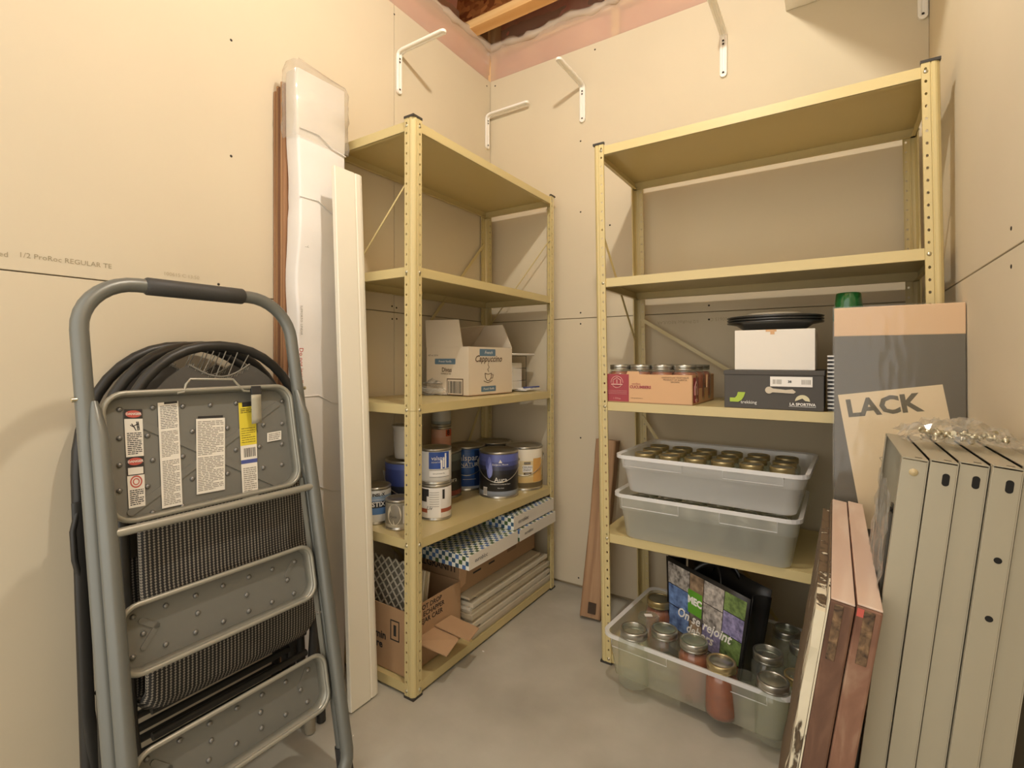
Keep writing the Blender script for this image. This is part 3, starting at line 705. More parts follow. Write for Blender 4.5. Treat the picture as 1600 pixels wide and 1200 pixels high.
# ================================================================ CONTENTS OF THE LEFT RACK
m_tin = mat('tin_plate', 'c4bfb2', .28, .85, var=.08, scale=12)
m_lid = mat('tin_lid', 'b9b2a0', .33, .8, var=.12, scale=20)
m_wire = mat('wire_bail', 'cbc6b8', .3, .9)
m_w = mat('print_white', 'eeeae2', .6)
def zA4(y): return .458 + .022 * (1 - (y - AY0) / ALY) + .0006
def onz(u, v, z): return hit(u, v, (0, 0, z), (0, 0, 1))
VIEW = lambda p: math.atan2(CP.y - p[1], CP.x - p[0])          # direction from a thing towards the viewer's side of the shelf
def foot(u, v, z, r):
    p = onz(u, v, z); d = Vector((p.x - CP.x, p.y - CP.y, 0)).normalized()
    return p.x + d.x*r, p.y + d.y*r
def can(label, x, y, z, r, h, lab, bail=False, lidm=None, group='paint cans on the left rack', band=None, body=None):
    t = thing('paint_can', label, 'paint can', (x, y, z), (0, 0, VIEW((x, y))), group)
    MB().lathe([(0, .004), (r-.003, .004), (r-.001, 0), (r+.0008, .001), (r+.0008, .005), (r-.001, .007), (r-.001, h-.008), (r+.001, h-.006), (r+.001, h-.002), (r-.001, h), (r-.006, h), (r-.008, h-.006), (r-.010, h-.006)], 36).build('body', body or m_tin, t)
    MB().lathe([(r-.008, h-.005), (r-.011, h-.002), (r-.014, h-.006), (r*.5, h-.007), (0, h-.007)], 36).build('lid', lidm or m_lid, t)
    if lab: MB().lathe([(r-.0003, .010), (r+.0002, .011), (r+.0002, h-.011), (r-.0003, h-.010)], 40).build('paper_label', lab, t)
    if bail:
        for s_ in (-1, 1):
            MB().lathe([(.011, 0), (.010, .003), (.004, .004), (.003, .007), (0, .007)], 12, M=Matrix.Translation((0, s_*(r-.001), h*.78)) @ Matrix.Rotation(-s_*math.pi/2, 4, 'X')).build('bail_ear', m_wire, t)
        n = 18; P_ = []
        for i in range(n+1):
            a = math.pi*i/n; yy = (r+.006)*math.cos(a); xo = math.sqrt(max(0, (r+.004)**2 - yy*yy))
            P_.append((max(xo, .0), yy, h*.78 - h*.42*math.sin(a)))
        MB().tube(P_, .0016, 6).build('bail_handle', m_wire, t)
    return t
def prt(t, r, items, m, name='lettering'):
    mb = MB()
    for it in items:
        if isinstance(it[0], str): wrap_text(mb, it[0], it[1], r, it[2], it[3], **(it[4] if len(it) > 4 else {}))
        else: wrap_rect(mb, r, *it)
    return mb.build(name, m, t)
RG, HG, RQ, HQ = .0825, .19, .0535, .124
# STIX primer
x, y = foot(586, 821, .478, RQ); t = can('white and blue quart primer can at the front left of the can shelf', x, y, zA4(y), RQ, HQ, bands('stix_label', [(0, 'e9e6dd'), (.034, '5f86b8'), (.056, '2e3036'), (.078, '8fa5bd'), (.096, 'd8d8d4'), (.2, 'e9e6dd')]))
prt(t, RQ+.0005, [('STIX', .022, .22, .068, {'bold': .0006})], m_w); prt(t, RQ+.0006, [('INSL-X', .014, .22, .100, {'bold': .0005})], m_prn); prt(t, RQ+.0006, [('WATERBORNE BONDING', .0045, .2, .084)], m_w)
prt(t, RQ+.0004, [(-1.2, -.42, .012, .112)], m_w, 'label_margin')
# small pint with a round emblem
x, y = foot(623, 829, .480, .043); t = can('small tin with a cream round emblem beside the front post', x, y, zA4(y), .043, .098, bands('small_label', [(0, 'b5ad98'), (.02, '8a8270'), (.085, '9c947f')]))
mb = MB(); n = 20
mb.add([(0,0,0)] and [((.0436)*math.cos(-.35+.55*math.cos(2*math.pi*i/n)), .0436*math.sin(-.35+.55*math.cos(2*math.pi*i/n)), .052+.034*math.sin(2*math.pi*i/n)) for i in range(n)], [tuple(range(n))]); mb.build('round_emblem', mat('emblem_cream', 'd8ccb2', .6), t)
prt(t, .0442, [('Circa', .010, -.4, .045)], m_prn); prt(t, .0438, [(.3, 1.2, .022, .08)], mat('label_pale', 'cfc8b8', .6), 'label_panel')
# dark blue gallon with a white tub on top, behind the post
x, y = foot(637, 806, .470, RG); zb = zA4(y); t = can('dark blue gallon paint can half hidden behind the near rack post', x, y, zb, RG, HG, bands('navy_label', [(0, '2b2d33'), (.03, '50545c'), (.037, '25272c'), (.05, '4d5159'), (.056, '25272c'), (.07, '44495a'), (.076, '2a2d38'), (.10, '3d4a86'), (.16, '5261a3')]), True)
mb = MB().lathe([(0, .001), (.046, .001), (.047, .004)] + [(.0475 + .006*i/9 + (.0012 if i % 2 else 0), .01 + .105*i/9) for i in range(10)] + [(.057, .118), (.057, .124), (.052, .124), (.051, .119), (0, .119)], 32)
t = thing('plastic_tub', 'ribbed white tub standing on the dark blue gallon can', 'tub', (x-.005, y+.004, zb+HG), group='paint cans on the left rack'); mb.build('tub_body', mat('tub_white', 'd9d3c6', .5), t)
MB().lathe([(.0515, .1195), (.050, .1215), (0, .1205)], 32).build('tub_lid', m_lid, t)
# two quarts stacked in front
x, y = foot(681, 814, .476, .055); zb = zA4(y)
t = can('white quart can with rust band at the bottom of the front pair', x, y, zb, .0548, HQ, bands('rust_label', [(0, 'e4ddd2'), (.02, 'e4ddd2'), (.028, 'a8583f'), (.041, 'e6e1d8'), (.2, 'e6e1d8')]))
prt(t, .0552, [(-.55, .32, .012, .11)], m_w, 'label_panel'); prt(t, .0553, [(-1.25, -.6, .066, .11), (-.95, -.45, .085, .11), (.42, .58, .075, .108)], m_prn, 'drip_print'); prt(t, .0556, [('Liv', .018, -.42, .045, {'shear': .3})], m_prn)
mb = MB()
for i in range(7): wrap_rect(mb, .0556, -.4, .2, .05+.008*i, .0515+.008*i)
mb.build('fine_print', m_prg, t)
t = can('blue and white quart can on top of the rust-banded one', x-.001, y+.001, zb+HQ+.0005, .0548, HQ, bands('vals_label', [(0, 'c8c5be'), (.015, 'dcd9d2'), (.052, 'dcd9d2')], .35))
prt(t, .0551, [(-.45, .95, .055, .113)], mat('label_blue', '2f4f9c', .35), 'blue_panel'); prt(t, .0551, [(-.42, .95, .028, .050)], m_w, 'text_panel')
prt(t, .0556, [('valspar', .020, .22, .092, {}), ('SIGNATURE', .007, .05, .078)], m_w); prt(t, .0557, [(.30, .42, .055, .085), (.46, .54, .06, .092), (.58, .70, .055, .108)], m_w, 'paint_drips'); prt(t, .0557, [('ultra premium flat', .006, .2, .039), (-.40, .95, .0505, .0515), (-.40, .95, .0265, .0275)], m_prn)
# dark gallon behind, with two pints on top
x, y = foot(690, 781, .468, RG); zb = zA4(y); t = can('dark gallon can behind the stacked quarts, partly hidden', x, y, zb, RG, HG, bands('dark_label', [(0, '5a3b36'), (.012, '8f4e47'), (.03, '38352f'), (.06, '45423a'), (.07, '33302b'), (.11, '4c4f49'), (.15, '6b716b')]))
prt(t, RG+.0005, [('Aura', .026, .52, .075)], m_w); prt(t, RG+.0004, [(.30, .42, .11, .145)], mat('print_pink', 'b5697a', .5), 'pink_drop')
t = can('salmon pink tin on the dark gallon can', x-.012, y+.012, zb+HG, .0415, .094, bands('salmon_label', [(0, 'd8a184'), (.05, 'd9aa90'), (.2, 'e0c3b0')])); prt(t, .042, [(.45, 1.3, .055, .082)], mat('label_orange', 'c4552f', .5), 'orange_panel'); prt(t, .0424, [('8', .03, .75, .07, {'bold': .001})], m_prn)
can('grey-white tin topmost on the salmon tin under the shelf', x-.013, y+.013, zb+HG+.0945, .041, .094, bands('grey_label', [(0, '5b5f63'), (.012, '8f9690'), (.022, 'b9b5a8'), (.2, 'c4bfb2')]))
# blue gallon
x, y = foot(729, 768, .463, RG); t = can('bright blue gallon can between the dark can and the black can', x, y, zA4(y), RG, HG, bands('blue_label', [(0, 'b9bcc0'), (.02, '2b4f90'), (.06, '335c9f'), (.165, '2b5596'), (.2, '2b5596')], .3), True)
prt(t, RG+.0006, [('valspar', .036, .02, .143), ('SIGNATURE', .024, .02, .113), (-.35, .35, .102, .1035), (-.2, .5, .05, .0515)], m_w); prt(t, RG+.0004, [(.42, .95, .022, .175), (-1.2, -.55, .022, .175)], mat('label_navy', '1d3157', .3), 'navy_panel')
# far back can, only the lid shows
x, y = foot(772, 757, .461, RG); can('gallon can at the very back, only its lid showing', x, y, zA4(y), RG, HG, mat('label_grey_dark', '4a473f', .5))
# black and violet gallon
x, y = foot(783, 779, .466, RG); y -= .012; x -= .004; t = can('black and violet gallon can with white script and wire handle', x, y, zA4(y), RG, HG, bands('violet_label', [(0, '8e949d'), (.018, '98a1b0'), (.03, '2a2928'), (.1, '2e2d33'), (.115, '3c3f58'), (.132, '4d5488'), (.150, '6068a6'), (.2, '6068a6')], .3), True)
prt(t, RG+.0006, [('Aura', .027, .10, .078), ('WATERBORNE INTERIOR PAINT', .006, .08, .060), ('Matte Finish', .0055, .1, .045), ('Benjamin Moore', .010, .08, .140)], m_w)
mb = MB(); mb.add([((RG+.001)*math.cos(.08+a), (RG+.001)*math.sin(.08+a), z) for a, z in ((-.09, .147), (.09, .147), (0, .161))], [(0,1,2)]); mb.build('triangle_logo', m_w, t)
for (a, z, ra, rz, c) in ((-.48, .128, .16, .045, '7d88cf'), (-.42, .118, .11, .030, '9aa2e0'), (-.62, .14, .09, .024, '5a64ad')):
    mb = MB(); n = 18; mb.add([((RG+.0005+.0002*(c == '9aa2e0'))*math.cos(a+ra*math.cos(6.2832*i/n)*(1-.5*max(0, math.sin(6.2832*i/n)))), (RG+.0005+.0002*(c == '9aa2e0'))*math.sin(a+ra*math.cos(6.2832*i/n)*(1-.5*max(0, math.sin(6.2832*i/n)))), z+rz*math.sin(6.2832*i/n)) for i in range(n)], [tuple(range(n))]); mb.build('violet_drop', mat('drop_'+c, c, .3), t)
prt(t, RG+.0005, [(-.85, -.60, .012, .046)], m_w, 'bar_code_panel'); prt(t, RG+.0008, [(-.82+.05*i, -.80+.05*i, .016, .042) for i in range(5)], m_prn, 'bar_code')
# cream ceiling paint gallon
x, y = foot(823, 763, .461, RG); y = min(y, -.052-RG-.004); x += .014; t = can('cream and orange gallon of ceiling paint at the far end', x, y, zA4(y), RG, HG, bands('cream_label', [(0, 'd8c9a0'), (.012, '6f6246'), (.035, 'dcbf82'), (.06, 'e2cf9f'), (.13, 'eae0c9'), (.2, 'eae4d8')]), True)
prt(t, RG+.0005, [(-.08, .45, .082, .112)], m_w, 'text_panel'); prt(t, RG+.0008, [('CEILING\nPAINT', .012, .18, .097)], m_prn); prt(t, RG+.0005, [(.0, .35, .116, .126), (-.02, .40, .070, .080)], mat('label_brown', '5c4a2c', .5), 'brown_tab'); prt(t, RG+.0004, [(.5, 1.1, .038, .14)], mat('label_orange2', 'dba85e', .5), 'orange_panel'); prt(t, RG+.0009, [('INTERIOR', .006, .18, .121), ('WHITE', .006, .18, .075)], m_w)

# ---------------------------------------------------------------- third shelf: cappuccino carton, packets, wire caddy
m_carton = mat('white_carton', 'd8c9b0', .7, var=.05, scale=8)
m_kraft = mat('kraft_board', 'b08d68', .8, var=.1, scale=10)
m_kraftin = mat('kraft_inner', 'a5825f', .85)
m_bluel = mat('print_slate_blue', '5b7688', .6)
m_choc = mat('print_brown', '5a452f', .7)
def open_box(name, label, x0, y0, z0, x1, y1, z1, m, mi, cat='box', th=.003, rotz=0, group=None, floor_only=False):
    cx, cy = (x0+x1)/2, (y0+y1)/2
    t = thing(name, label, cat, (cx, cy, z0), (0, 0, rotz), group)
    a, b, h = (x1-x0)/2, (y1-y0)/2, z1-z0
    MB().box((-a, -b, 0), (a, b, th)).build('base', mi, t)
    for n_, p, q in (('front_wall', (-a, -b, th), (a, -b+th, h)), ('back_wall', (-a, b-th, th), (a, b, h)), ('side_wall', (-a, -b+th, th), (-a+th, b-th, h)), ('side_wall', (a-th, -b+th, th), (a, b-th, h))):
        MB().box(p, q).build(n_, m, t)
    return t, a, b, h
t, a, b, h = open_box('cappuccino_box', 'open white carton with a coffee cup print, flap standing up', .088, -.563, .8945, .312, -.285, 1.082, m_carton, m_kraftin, rotz=R(-3))
MB().add([(-a, -b, h), (a-.03, -b, h), (a-.055, -b+.006, h+.105), (-a-.012, -b+.006, h+.11)], [(0,1,2,3)]).build('flap', m_carton, t, solid=.003)
MB().add([(-a, b, h), (a, b, h), (a-.05, b+.002, h+.10), (-a+.02, b+.002, h+.10)], [(0,1,2,3)]).build('flap', m_carton, t, solid=.003)
MB().add([(-a+.002, -b+.1, h-.002), (-a+.002, b-.01, h), (-a+.09, b-.02, h+.10), (-a+.10, -b+.06, h+.075)], [(0,1,2,3)]).build('flap', m_carton, t, solid=.003)
FX = frame((a, 0, 0), (0,1,0), (0,0,1)); FY = frame((0, -b, 0), (1,0,0), (0,0,1))
def rect_on(M, x0, y0, x1, y1, m, par, name='print', off=.0004, r=0):
    pts = rrect(x0, y0, x1, y1, r, 4) if r else [(x0,y0),(x1,y0),(x1,y1),(x0,y1)]
    return MB().add([(x, y, off) for x, y in pts], [tuple(range(len(pts)))], M=M).build(name, m, par)
rect_on(FX, -.075, .152, .025, .180, m_bluel, t, r=.003); lettering('French', .018, FX @ Matrix.Translation((-.02, .166, .0003)), m_w, t, shear=.3)
lettering('Cappuccino', .036, FX @ Matrix.Translation((-.02, .141, .0006)), m_choc, t, shear=.35, bold=.0004)
rect_on(FX, -.065, .012, .028, .034, m_bluel, t, r=.003); lettering('French Vanilla', .012, FX @ Matrix.Translation((-.018, .023, .0003)), m_w, t, shear=.2)
mb = MB(); cup = [(-.022, .085), (-.020, .068), (-.010, .056), (.006, .056), (.016, .068), (.018, .085)]
TM = lambda P_: [tuple(FX @ Vector((x-.02, y, .001))) for x, y in P_]
mb.tube(TM(cup), .0011, 5); mb.tube(TM(cup[:1]+[(-.002, .080)]+cup[-1:]), .001, 5); mb.tube(TM([(.018, .08), (.03, .078), (.026, .065), (.014, .064)]), .001, 5); mb.tube(TM([(-.03, .055), (-.004, .047), (.024, .055)]), .001, 5); mb.tube(TM([(0, .09), (-.006, .1), (.004, .108), (-.004, .118), (.0, .128)]), .001, 5); mb.build('cup_print', m_choc, t)
rect_on(FY, -.065, .120, .045, .142, m_bluel, t, r=.003); lettering('French Vanilla', .012, FY @ Matrix.Translation((-.01, .131, .0003)), m_w, t, shear=.2)
lettering('Divas', .024, FY @ Matrix.Translation((.0, .098, .0006)), m_choc, t, bold=.0004); lettering('COFFEES & TEA', .008, FY @ Matrix.Translation((-.005, .083, .0006)), m_choc, t); lettering('NET wt 12/2 lb', .009, FY @ Matrix.Translation((-.075, .155, .0006)), m_choc, t)
rect_on(FY, .0, .0, .085, .065, m_choc, t); rect_on(FY, .004, .004, .081, .061, m_carton, t, off=.0007)
mb = MB(); rn = random.Random(9); q_ = .008
while q_ < .076: w_ = rn.uniform(.001, .004); mb.add([(q_, .008, .001), (q_+w_, .008, .001), (q_+w_, .055, .001), (q_, .055, .001)], [(0,1,2,3)], M=FY); q_ += w_ + rn.uniform(.001, .003)
mb.build('bar_code', m_prn, t)
# plates in a plastic bag
p = onz(690, 617, .8945); pl = thing('plate_packet', 'white plates in clear plastic lying at the front of the third shelf', 'plates', (p.x-.045, p.y+.035, .895))
for i in range(3):
    MB().lathe([(0, .003), (.045, .003), (.066, .012), (.067, .0135), (.045, .0055), (0, .0055)], 28, M=Matrix.Translation((0, 0, .006*i))).build('plate', m_w, pl)
rn = random.Random(5)
MB().grid(lambda s, t_: (lerp(-.08, .08, s)+rn.uniform(-.005, .005), lerp(-.078, .078, t_)+rn.uniform(-.005, .005), max(.003, .036 - 4.2*((s-.5)**4+(t_-.5)**4)*.14) + rn.uniform(-.006, .006)), 14, 14, smooth=False).build('plastic_bag', m_wrap, pl)
fp = thing('foil_pouch', 'crumpled grey pouch lying on the plastic-wrapped plates', 'pouch', (p.x-.05, p.y+.045, .935)); rn = random.Random(8)
MB().grid(lambda s, t_: (lerp(-.045, .05, s)+rn.uniform(-.004, .004), lerp(-.05, .045, t_)+rn.uniform(-.004, .004), .004+.034*math.sin(math.pi*s)*math.sin(math.pi*t_)*rn.uniform(.6, 1.3)), 10, 10, smooth=False).build('pouch', mat('foil_pattern', '8f897c', .45, .3, var=.7, scale=70, col2='e2ded4'), fp, solid=.002)
# wire caddy with papers
p = onz(808, 612, .8945); wc = thing('wire_caddy', 'small dark wire caddy holding white papers beside the coffee carton', 'caddy', (.225, -.185, .8945))
mb = MB(); A_, B_ = .062, .062
for x, y in ((-A_,-B_),(A_,-B_),(A_,B_),(-A_,B_)): mb.tube([(x, y, 0), (x, y, .155)], .0016, 6)
for z in (.004, .045, .10, .155): mb.tube([(-A_,-B_,z),(A_,-B_,z),(A_,B_,z),(-A_,B_,z)], .0014, 6, closed=True)
for i in range(1, 5): mb.tube([(-A_+.124*i/5, -B_, .004), (-A_+.124*i/5, B_, .004)], .001, 5)
mb.build('wire_frame', m_prn, wc)
pb = tag(MB().box((-.05, -.05, 0), (.05, .05, .118)).build('paper_bag', m_w, None, (.225, -.185, .9005), (0, 0, R(6)), bevel=.004), 'white paper block standing inside the wire caddy', 'paper')
ty = thing('plastic_tray', 'flat white tray lying on top of the wire caddy', 'tray', (.23, -.175, 1.0515))
MB().prism(rrect(-.075, -.10, .075, .10, .012), 0, .003).build('tray_base', m_w, ty); MB().tube([(x, y, .005) for x, y in rrect(-.075, -.10, .075, .10, .012)], .004, 6, closed=True).build('rim', m_w, ty)
gb = thing('tape_dispenser', 'green and white tape dispenser on the tray', 'dispenser', (.215, -.225, 1.0625), (0, 0, R(12)))
MB().box((-.02, -.045, 0), (.02, .035, .04)).build('green_body', mat('green_plastic', '4c7a3c', .5, var=.3, scale=30), gb, bevel=.004); MB().lathe([(.012, -.008), (.022, -.008), (.022, .008), (.012, .008), (.012, -.008)], 20, M=Matrix.Translation((0, .06, .022)) @ Matrix.Rotation(math.pi/2, 4, 'Y')).build('tape_roll', mat('tape_clear', 'd3cbb8', .3), gb)
pp = thing('loose_papers', 'few loose folded papers and pens at the far end of third shelf', 'papers', (.285, -.125, .8945))
for i, (dx, dy, an) in enumerate(((0, 0, 8), (.012, .012, -6), (-.008, .02, 20))): MB().box((-.03, -.06, .001+.003*i), (.03, .045, .0035+.003*i), M=Matrix.Translation((dx, dy, 0)) @ Matrix.Rotation(R(an), 4, 'Z')).build('sheet', m_w, pp)
MB().tube([(.02, -.05, .014), (.045, .045, .016)], .0035, 6).build('pen', m_blu, pp)

# ---------------------------------------------------------------- bottom shelf: cartons, tiles, mosaic, trim strips
m_tile = [mat('tile_%d' % i, c, .5, var=.15, scale=9) for i, c in enumerate(('cdc3ad', 'bdb197', 'd6cfbd', 'b3a588', 'c6baa2'))]
t, a, b, h = open_box('tile_carton', 'open brown carton with paint-maker print on the bottom shelf', .085, -.935, .0415, .345, -.668, .245, m_kraft, m_kraftin)
FX = frame((a, 0, 0), (0,1,0), (0,0,1)); FY = frame((0, -b, 0), (1,0,0), (0,0,1))
lettering('Benjamin\nMoore', .034, FY @ Matrix.Translation((-.022, .088, .0003)), m_prn, t, bold=.001, line=.9)
MB().add([(-.045, .132, .0006), (-.005, .132, .0006), (-.025, .166, .0006), (-.035, .138, .0009), (-.015, .138, .0009), (-.025, .155, .0009)], [(0,1,4,3),(1,2,5,4),(2,0,3,5)], M=FY).build('triangle_logo', m_prn, t)
MB().add([(.06, .10, .0006), (.10, .10, .0006), (.10, .165, .0006), (.06, .165, .0006), (.064, .104, .0006), (.096, .104, .0006), (.096, .161, .0006), (.064, .161, .0006)], [(0,1,5,4),(1,2,6,5),(2,3,7,6),(3,0,4,7)], M=FY).build('symbol_frame', m_prn, t); rect_on(FY, .074, .115, .086, .15, m_prn, t, 'symbol')
lettering('DO NOT DROP\nNE PAS ECHAPPER\nNO DEJAR CAER', .022, FX @ Matrix.Translation((-.045, .165, .0003)), m_prn, t, bold=.0004)
MB().add([(a, -b+.03, .10), (a, b-.10, .10), (a+.085, b-.115, .073), (a+.10, -b+.075, .062)], [(0,1,2,3)]).build('torn_flap', m_kraft, t, solid=.004)
MB().add([(a+.004, b-.14, .108), (a+.006, b-.06, .108), (a+.105, b-.03, .078), (a+.118, b-.10, .072)], [(0,1,2,3)]).build('torn_flap', m_kraft, t, solid=.004)
# mosaic sheets standing in that carton: lattice of pale pieces on a grey sheet
ms = thing('mosaic_tiles', 'stack of lattice-pattern mosaic tile sheets standing in the brown carton', 'tiles', (.205, -.875, .0465), (R(-8), 0, 0))
MB().box((-.10, -.012, 0), (.105, -.004, .30)).build('grey_backing', mat('mosaic_grey', '7d7767', .6), ms)
lt = MB(); s_ = .034
for i in range(7):
    for j in range(9):
        for k in (-1, 1):
            x0_ = -.10 + s_*i; z0_ = .0 + s_*j
            if x0_ + s_ > .108 or z0_ + s_ > .31: continue
            A_ = (x0_ if k > 0 else x0_+s_, -.0135, z0_); B_ = (x0_+s_ if k > 0 else x0_, -.0135, z0_+s_)
            mid = ((A_[0]+B_[0])/2 + .004, -.0135, (A_[2]+B_[2])/2 + .003*k)
            lt.tube([A_, mid, B_], .003, 5)
lt.build('lattice', mat('mosaic_white', 'd9d1bd', .4), ms)
for i in range(5): MB().box((-.098, -.002+.011*i, 0), (.104, .007+.011*i, .29-.004*i)).build('tile_sheet', m_tile[i], ms, bevel=.0006)
# granite carton standing behind on the long strips
zt = .0415
lens = [(.388, -.655, -.075), (.390, -.65, -.07), (.384, -.60, -.10), (.388, -.65, -.085), (.380, -.645, -.12), (.386, -.655, -.08), (.377, -.648, -.11), (.374, -.652, -.16), (.384, -.645, -.10), (.368, -.60, -.14), (.375, -.655, -.15)]
ths = (.010, .016, .009, .016, .012, .018, .010, .011, .015, .012, .010)
adj = ('bottom strip of the pale tile stack, lying on the shelf', 'topmost strip of the pale tile stack, under the granite carton')
for k, (xe, y0_, y1_) in enumerate(lens):
    th = ths[k]; lb = adj[0] if k == 0 else adj[1] if k == len(lens)-1 else ('', 'second', 'third', 'fourth', 'fifth', 'sixth', 'seventh', 'eighth', 'ninth', 'tenth')[k] + ' strip from the bottom of the pale tile stack'
    tag(MB().box((xe-.11-.02*(k % 3), y0_, zt), (xe, y1_, zt+th)).build('tile_strip', m_tile[(k*3+1) % 5], None, bevel=.0012), lb, 'tile strip', 'long pale tile strips stacked on the bottom shelf'); zt += th + .0006
# loose tile slabs leaning out of the stack
t2 = thing('granite_carton', 'long brown tile carton with bold dark lettering lying on the strip stack', 'box', (.225, -.375, zt))
MB().box((-.125, -.285, 0), (.105, .255, .316-zt)).build('carton_body', m_kraft, t2, bevel=.002)
FX = frame((.105, 0, 0), (0,1,0), (0,0,1)); FY = frame((0, -.285, 0), (1,0,0), (0,0,1))
hc = .316 - zt
lettering('ITALGRANITI', .040, FX @ Matrix.Translation((-.13, hc-.040, .0003)), m_prn, t2, bold=.0006); lettering('ITALGRANITI', .036, FY @ Matrix.Translation((-.015, hc-.040, .0003)), m_prn, t2, bold=.0006)
rect_on(FX, -.20, .045, -.15, .052, m_prn, t2); rect_on(FX, -.10, .045, -.06, .052, m_prn, t2); rect_on(FX, .03, .05, .1, .10, mat('kraft_print', '8a6d4f', .8), t2)
MB().add([(.107, -.287, .02), (.107, -.25, .03), (.110, -.24, hc-.02), (.113, -.287, hc)], [(0,1,2,3)]).build('corner_flap', mat('kraft_light', 'c9a27c', .8), t2, solid=.003)
# checkered white boxes
def checks():
    m = bpy.data.materials.new('diamond_check'); m.use_nodes = True
    nt = m.node_tree; N = nt.nodes; L = nt.links; b = N['Principled BSDF']; b.inputs['Roughness'].default_value = .4
    tc = N.new('ShaderNodeTexCoord'); mp = N.new('ShaderNodeMapping'); mp.inputs['Scale'].default_value = (66, 66, 66); mp.inputs['Location'].default_value = (.013, .017, .021); L.new(tc.outputs['Object'], mp.inputs[0])
    ck = N.new('ShaderNodeTexChecker'); ck.inputs['Scale'].default_value = 1; L.new(mp.outputs[0], ck.inputs['Vector'])
    fl_ = N.new('ShaderNodeVectorMath'); fl_.operation = 'FLOOR'; L.new(mp.outputs[0], fl_.inputs[0])
    wn = N.new('ShaderNodeTexWhiteNoise'); L.new(fl_.outputs[0], wn.inputs['Vector'])
    r = N.new('ShaderNodeValToRGB'); r.color_ramp.interpolation = 'CONSTANT'; e = r.color_ramp.elements
    e[0].color = (*lin('4f73a8'), 1); e[1].position = .35; e[1].color = (*lin('49633c'), 1); q = e.new(.7); q.color = (*lin('3b5a70'), 1)
    L.new(wn.outputs[0], r.inputs[0]); L.new(r.outputs[0], ck.inputs['Color1']); ck.inputs['Color2'].default_value = (*lin('e6e6da'), 1)
    L.new(ck.outputs[0], b.inputs['Base Color']); return m
m_chk = checks(); m_glz = mat('white_gloss_card', 'e4ddcf', .4)
def tilebox(label, y0_, y1_, z0_, z1_, x1_):
    t = thing('backsplash_box', label, 'box', (x1_-.15, (y0_+y1_)/2, z0_), (0, 0, 0), 'white checkered tile boxes'); d = (y1_-y0_)/2; h = z1_-z0_
    MB().box((-.15, -d, 0), (.149, d, h)).build('printed_sleeve', m_chk, t, bevel=.001); MB().box((.149, -d, 0), (.15, d, h)).build('end_panel', m_glz, t)
    lettering('eurobloc', h*.42, frame((.1502, -d+.07, h*.5), (0,1,0), (0,0,1)), m_prn, t, shear=.1)
    return t
tilebox('white box with blue and green checks, nearest of the three, sticking out', -.722, -.412, .3170, .366, .425)
tilebox('checkered white box at the far end, underneath another', -.398, -.100, .3170, .362, .425)
tilebox('checkered white box at the far end, on top of two others', -.425, -.098, .3670, .4185, .415)
# ================================================================ CONTENTS OF THE BACK RACK
scene.cycles.transparent_max_bounces = 24
m_glass = clear('jar_glass', 'f8faf5', .08, .05, .5, 'f0f2ea')
m_gold = mat('lid_gold', 'b5a478', .3, .8); m_silv = mat('lid_silver', 'b9b7ad', .28, .9); m_lidtop = mat('lid_top_grey', '8d8b78', .35, .6)
m_amber = mat('preserve_amber', '9a4f24', .35, var=.5, scale=60, col2='6b2f14', coat=.3); m_dark = mat('preserve_dark', '4d2415', .4, var=.3, scale=40)
def jar(label, group, r, h, fill=None, band=None, top=None, lid=True):
    t = thing('mason_jar', label, 'jar', group=group)
    n = r*.86
    MB().lathe([(0, .004), (r*.8, .002), (r*.97, .008), (r, .02), (r, h*.72), (r*.97, h*.78), (n*.98, h*.84), (n*.97, h*.985)], 24).build('glass', m_glass, t)
    if fill: MB().lathe([(0, .006), (r*.9, .008), (r*.95, .02), (r*.95, h*.72), (n*.92, h*.82), (0, h*.82)], 24).build('contents', fill, t)
    bm_ = MB().lathe([(n*1.0, h*.872), (n*1.035, h*.875), (n*1.035, h*.90), (n*1.015, h*.905), (n*1.035, h*.91), (n*1.035, h*.99), (n*1.01, h+.001), (n*.86, h+.0015), (n*.86, h-.001)], 28)
    bm_.build('screw_band', band or m_silv, t)
    if lid: MB().lathe([(n*.88, h), (n*.80, h-.0008), (n*.78, h+.0002), (0, h+.0003)], 24).build('lid', top or m_lidtop, t)
    return t
ORD = ('first', 'second', 'third', 'fourth', 'fifth', 'sixth')
def put(t, x, y, z, label=None, rz=0):
    c = copy_tree(t); c.location = (x, y, z); c.rotation_euler = (0, 0, rz)
    if label: c['label'] = label
    return c
def kill(t):
    for c in list(t.children): bpy.data.objects.remove(c)
    bpy.data.objects.remove(t)
# ---- vegetable tray of preserves
m_veg = mat('veg_tray_card', 'd5ab80', .75, var=.05, scale=9); m_mar = mat('maroon_print', '9e4048', .65); m_marl = mat('maroon_light', 'dba9a0', .65)
zB3 = .8896
vt = thing('vegetable_box', 'open cardboard produce tray with a maroon panel on the third shelf', 'box', (.949, -.315, zB3), (0, 0, R(-1.5)))
a, b, h = .149, .14, .094
MB().box((-a, -b, 0), (a, b, .003)).build('base', m_kraftin, vt)
n_ = .004
MB().prism([(-a, .003), (a, .003), (a, h), (-.02, h), (-.024, h+.010), (-.062, h+.010), (-.066, h), (-a, h)], 0, n_, M=frame((0, -b+n_, 0), (1,0,0), (0,0,1))).build('front_wall', m_veg, vt)
MB().box((-a, b-n_, .003), (a, b, h)).build('back_wall', m_veg, vt)
for s_ in (-1, 1):
    MB().prism([(-b, .003), (b-.004, .003), (b-.004, h-.002), (b*.35, h-.002), (b*.33, h-.045), (-b*.48, h-.045), (-b*.5, h), (-b, h)], 0, n_, M=frame((a if s_ > 0 else -a+n_, 0, 0), (0,1,0), (0,0,1)) @ Matrix.Translation((0, 0, -n_))).build('side_wall', m_veg, vt)
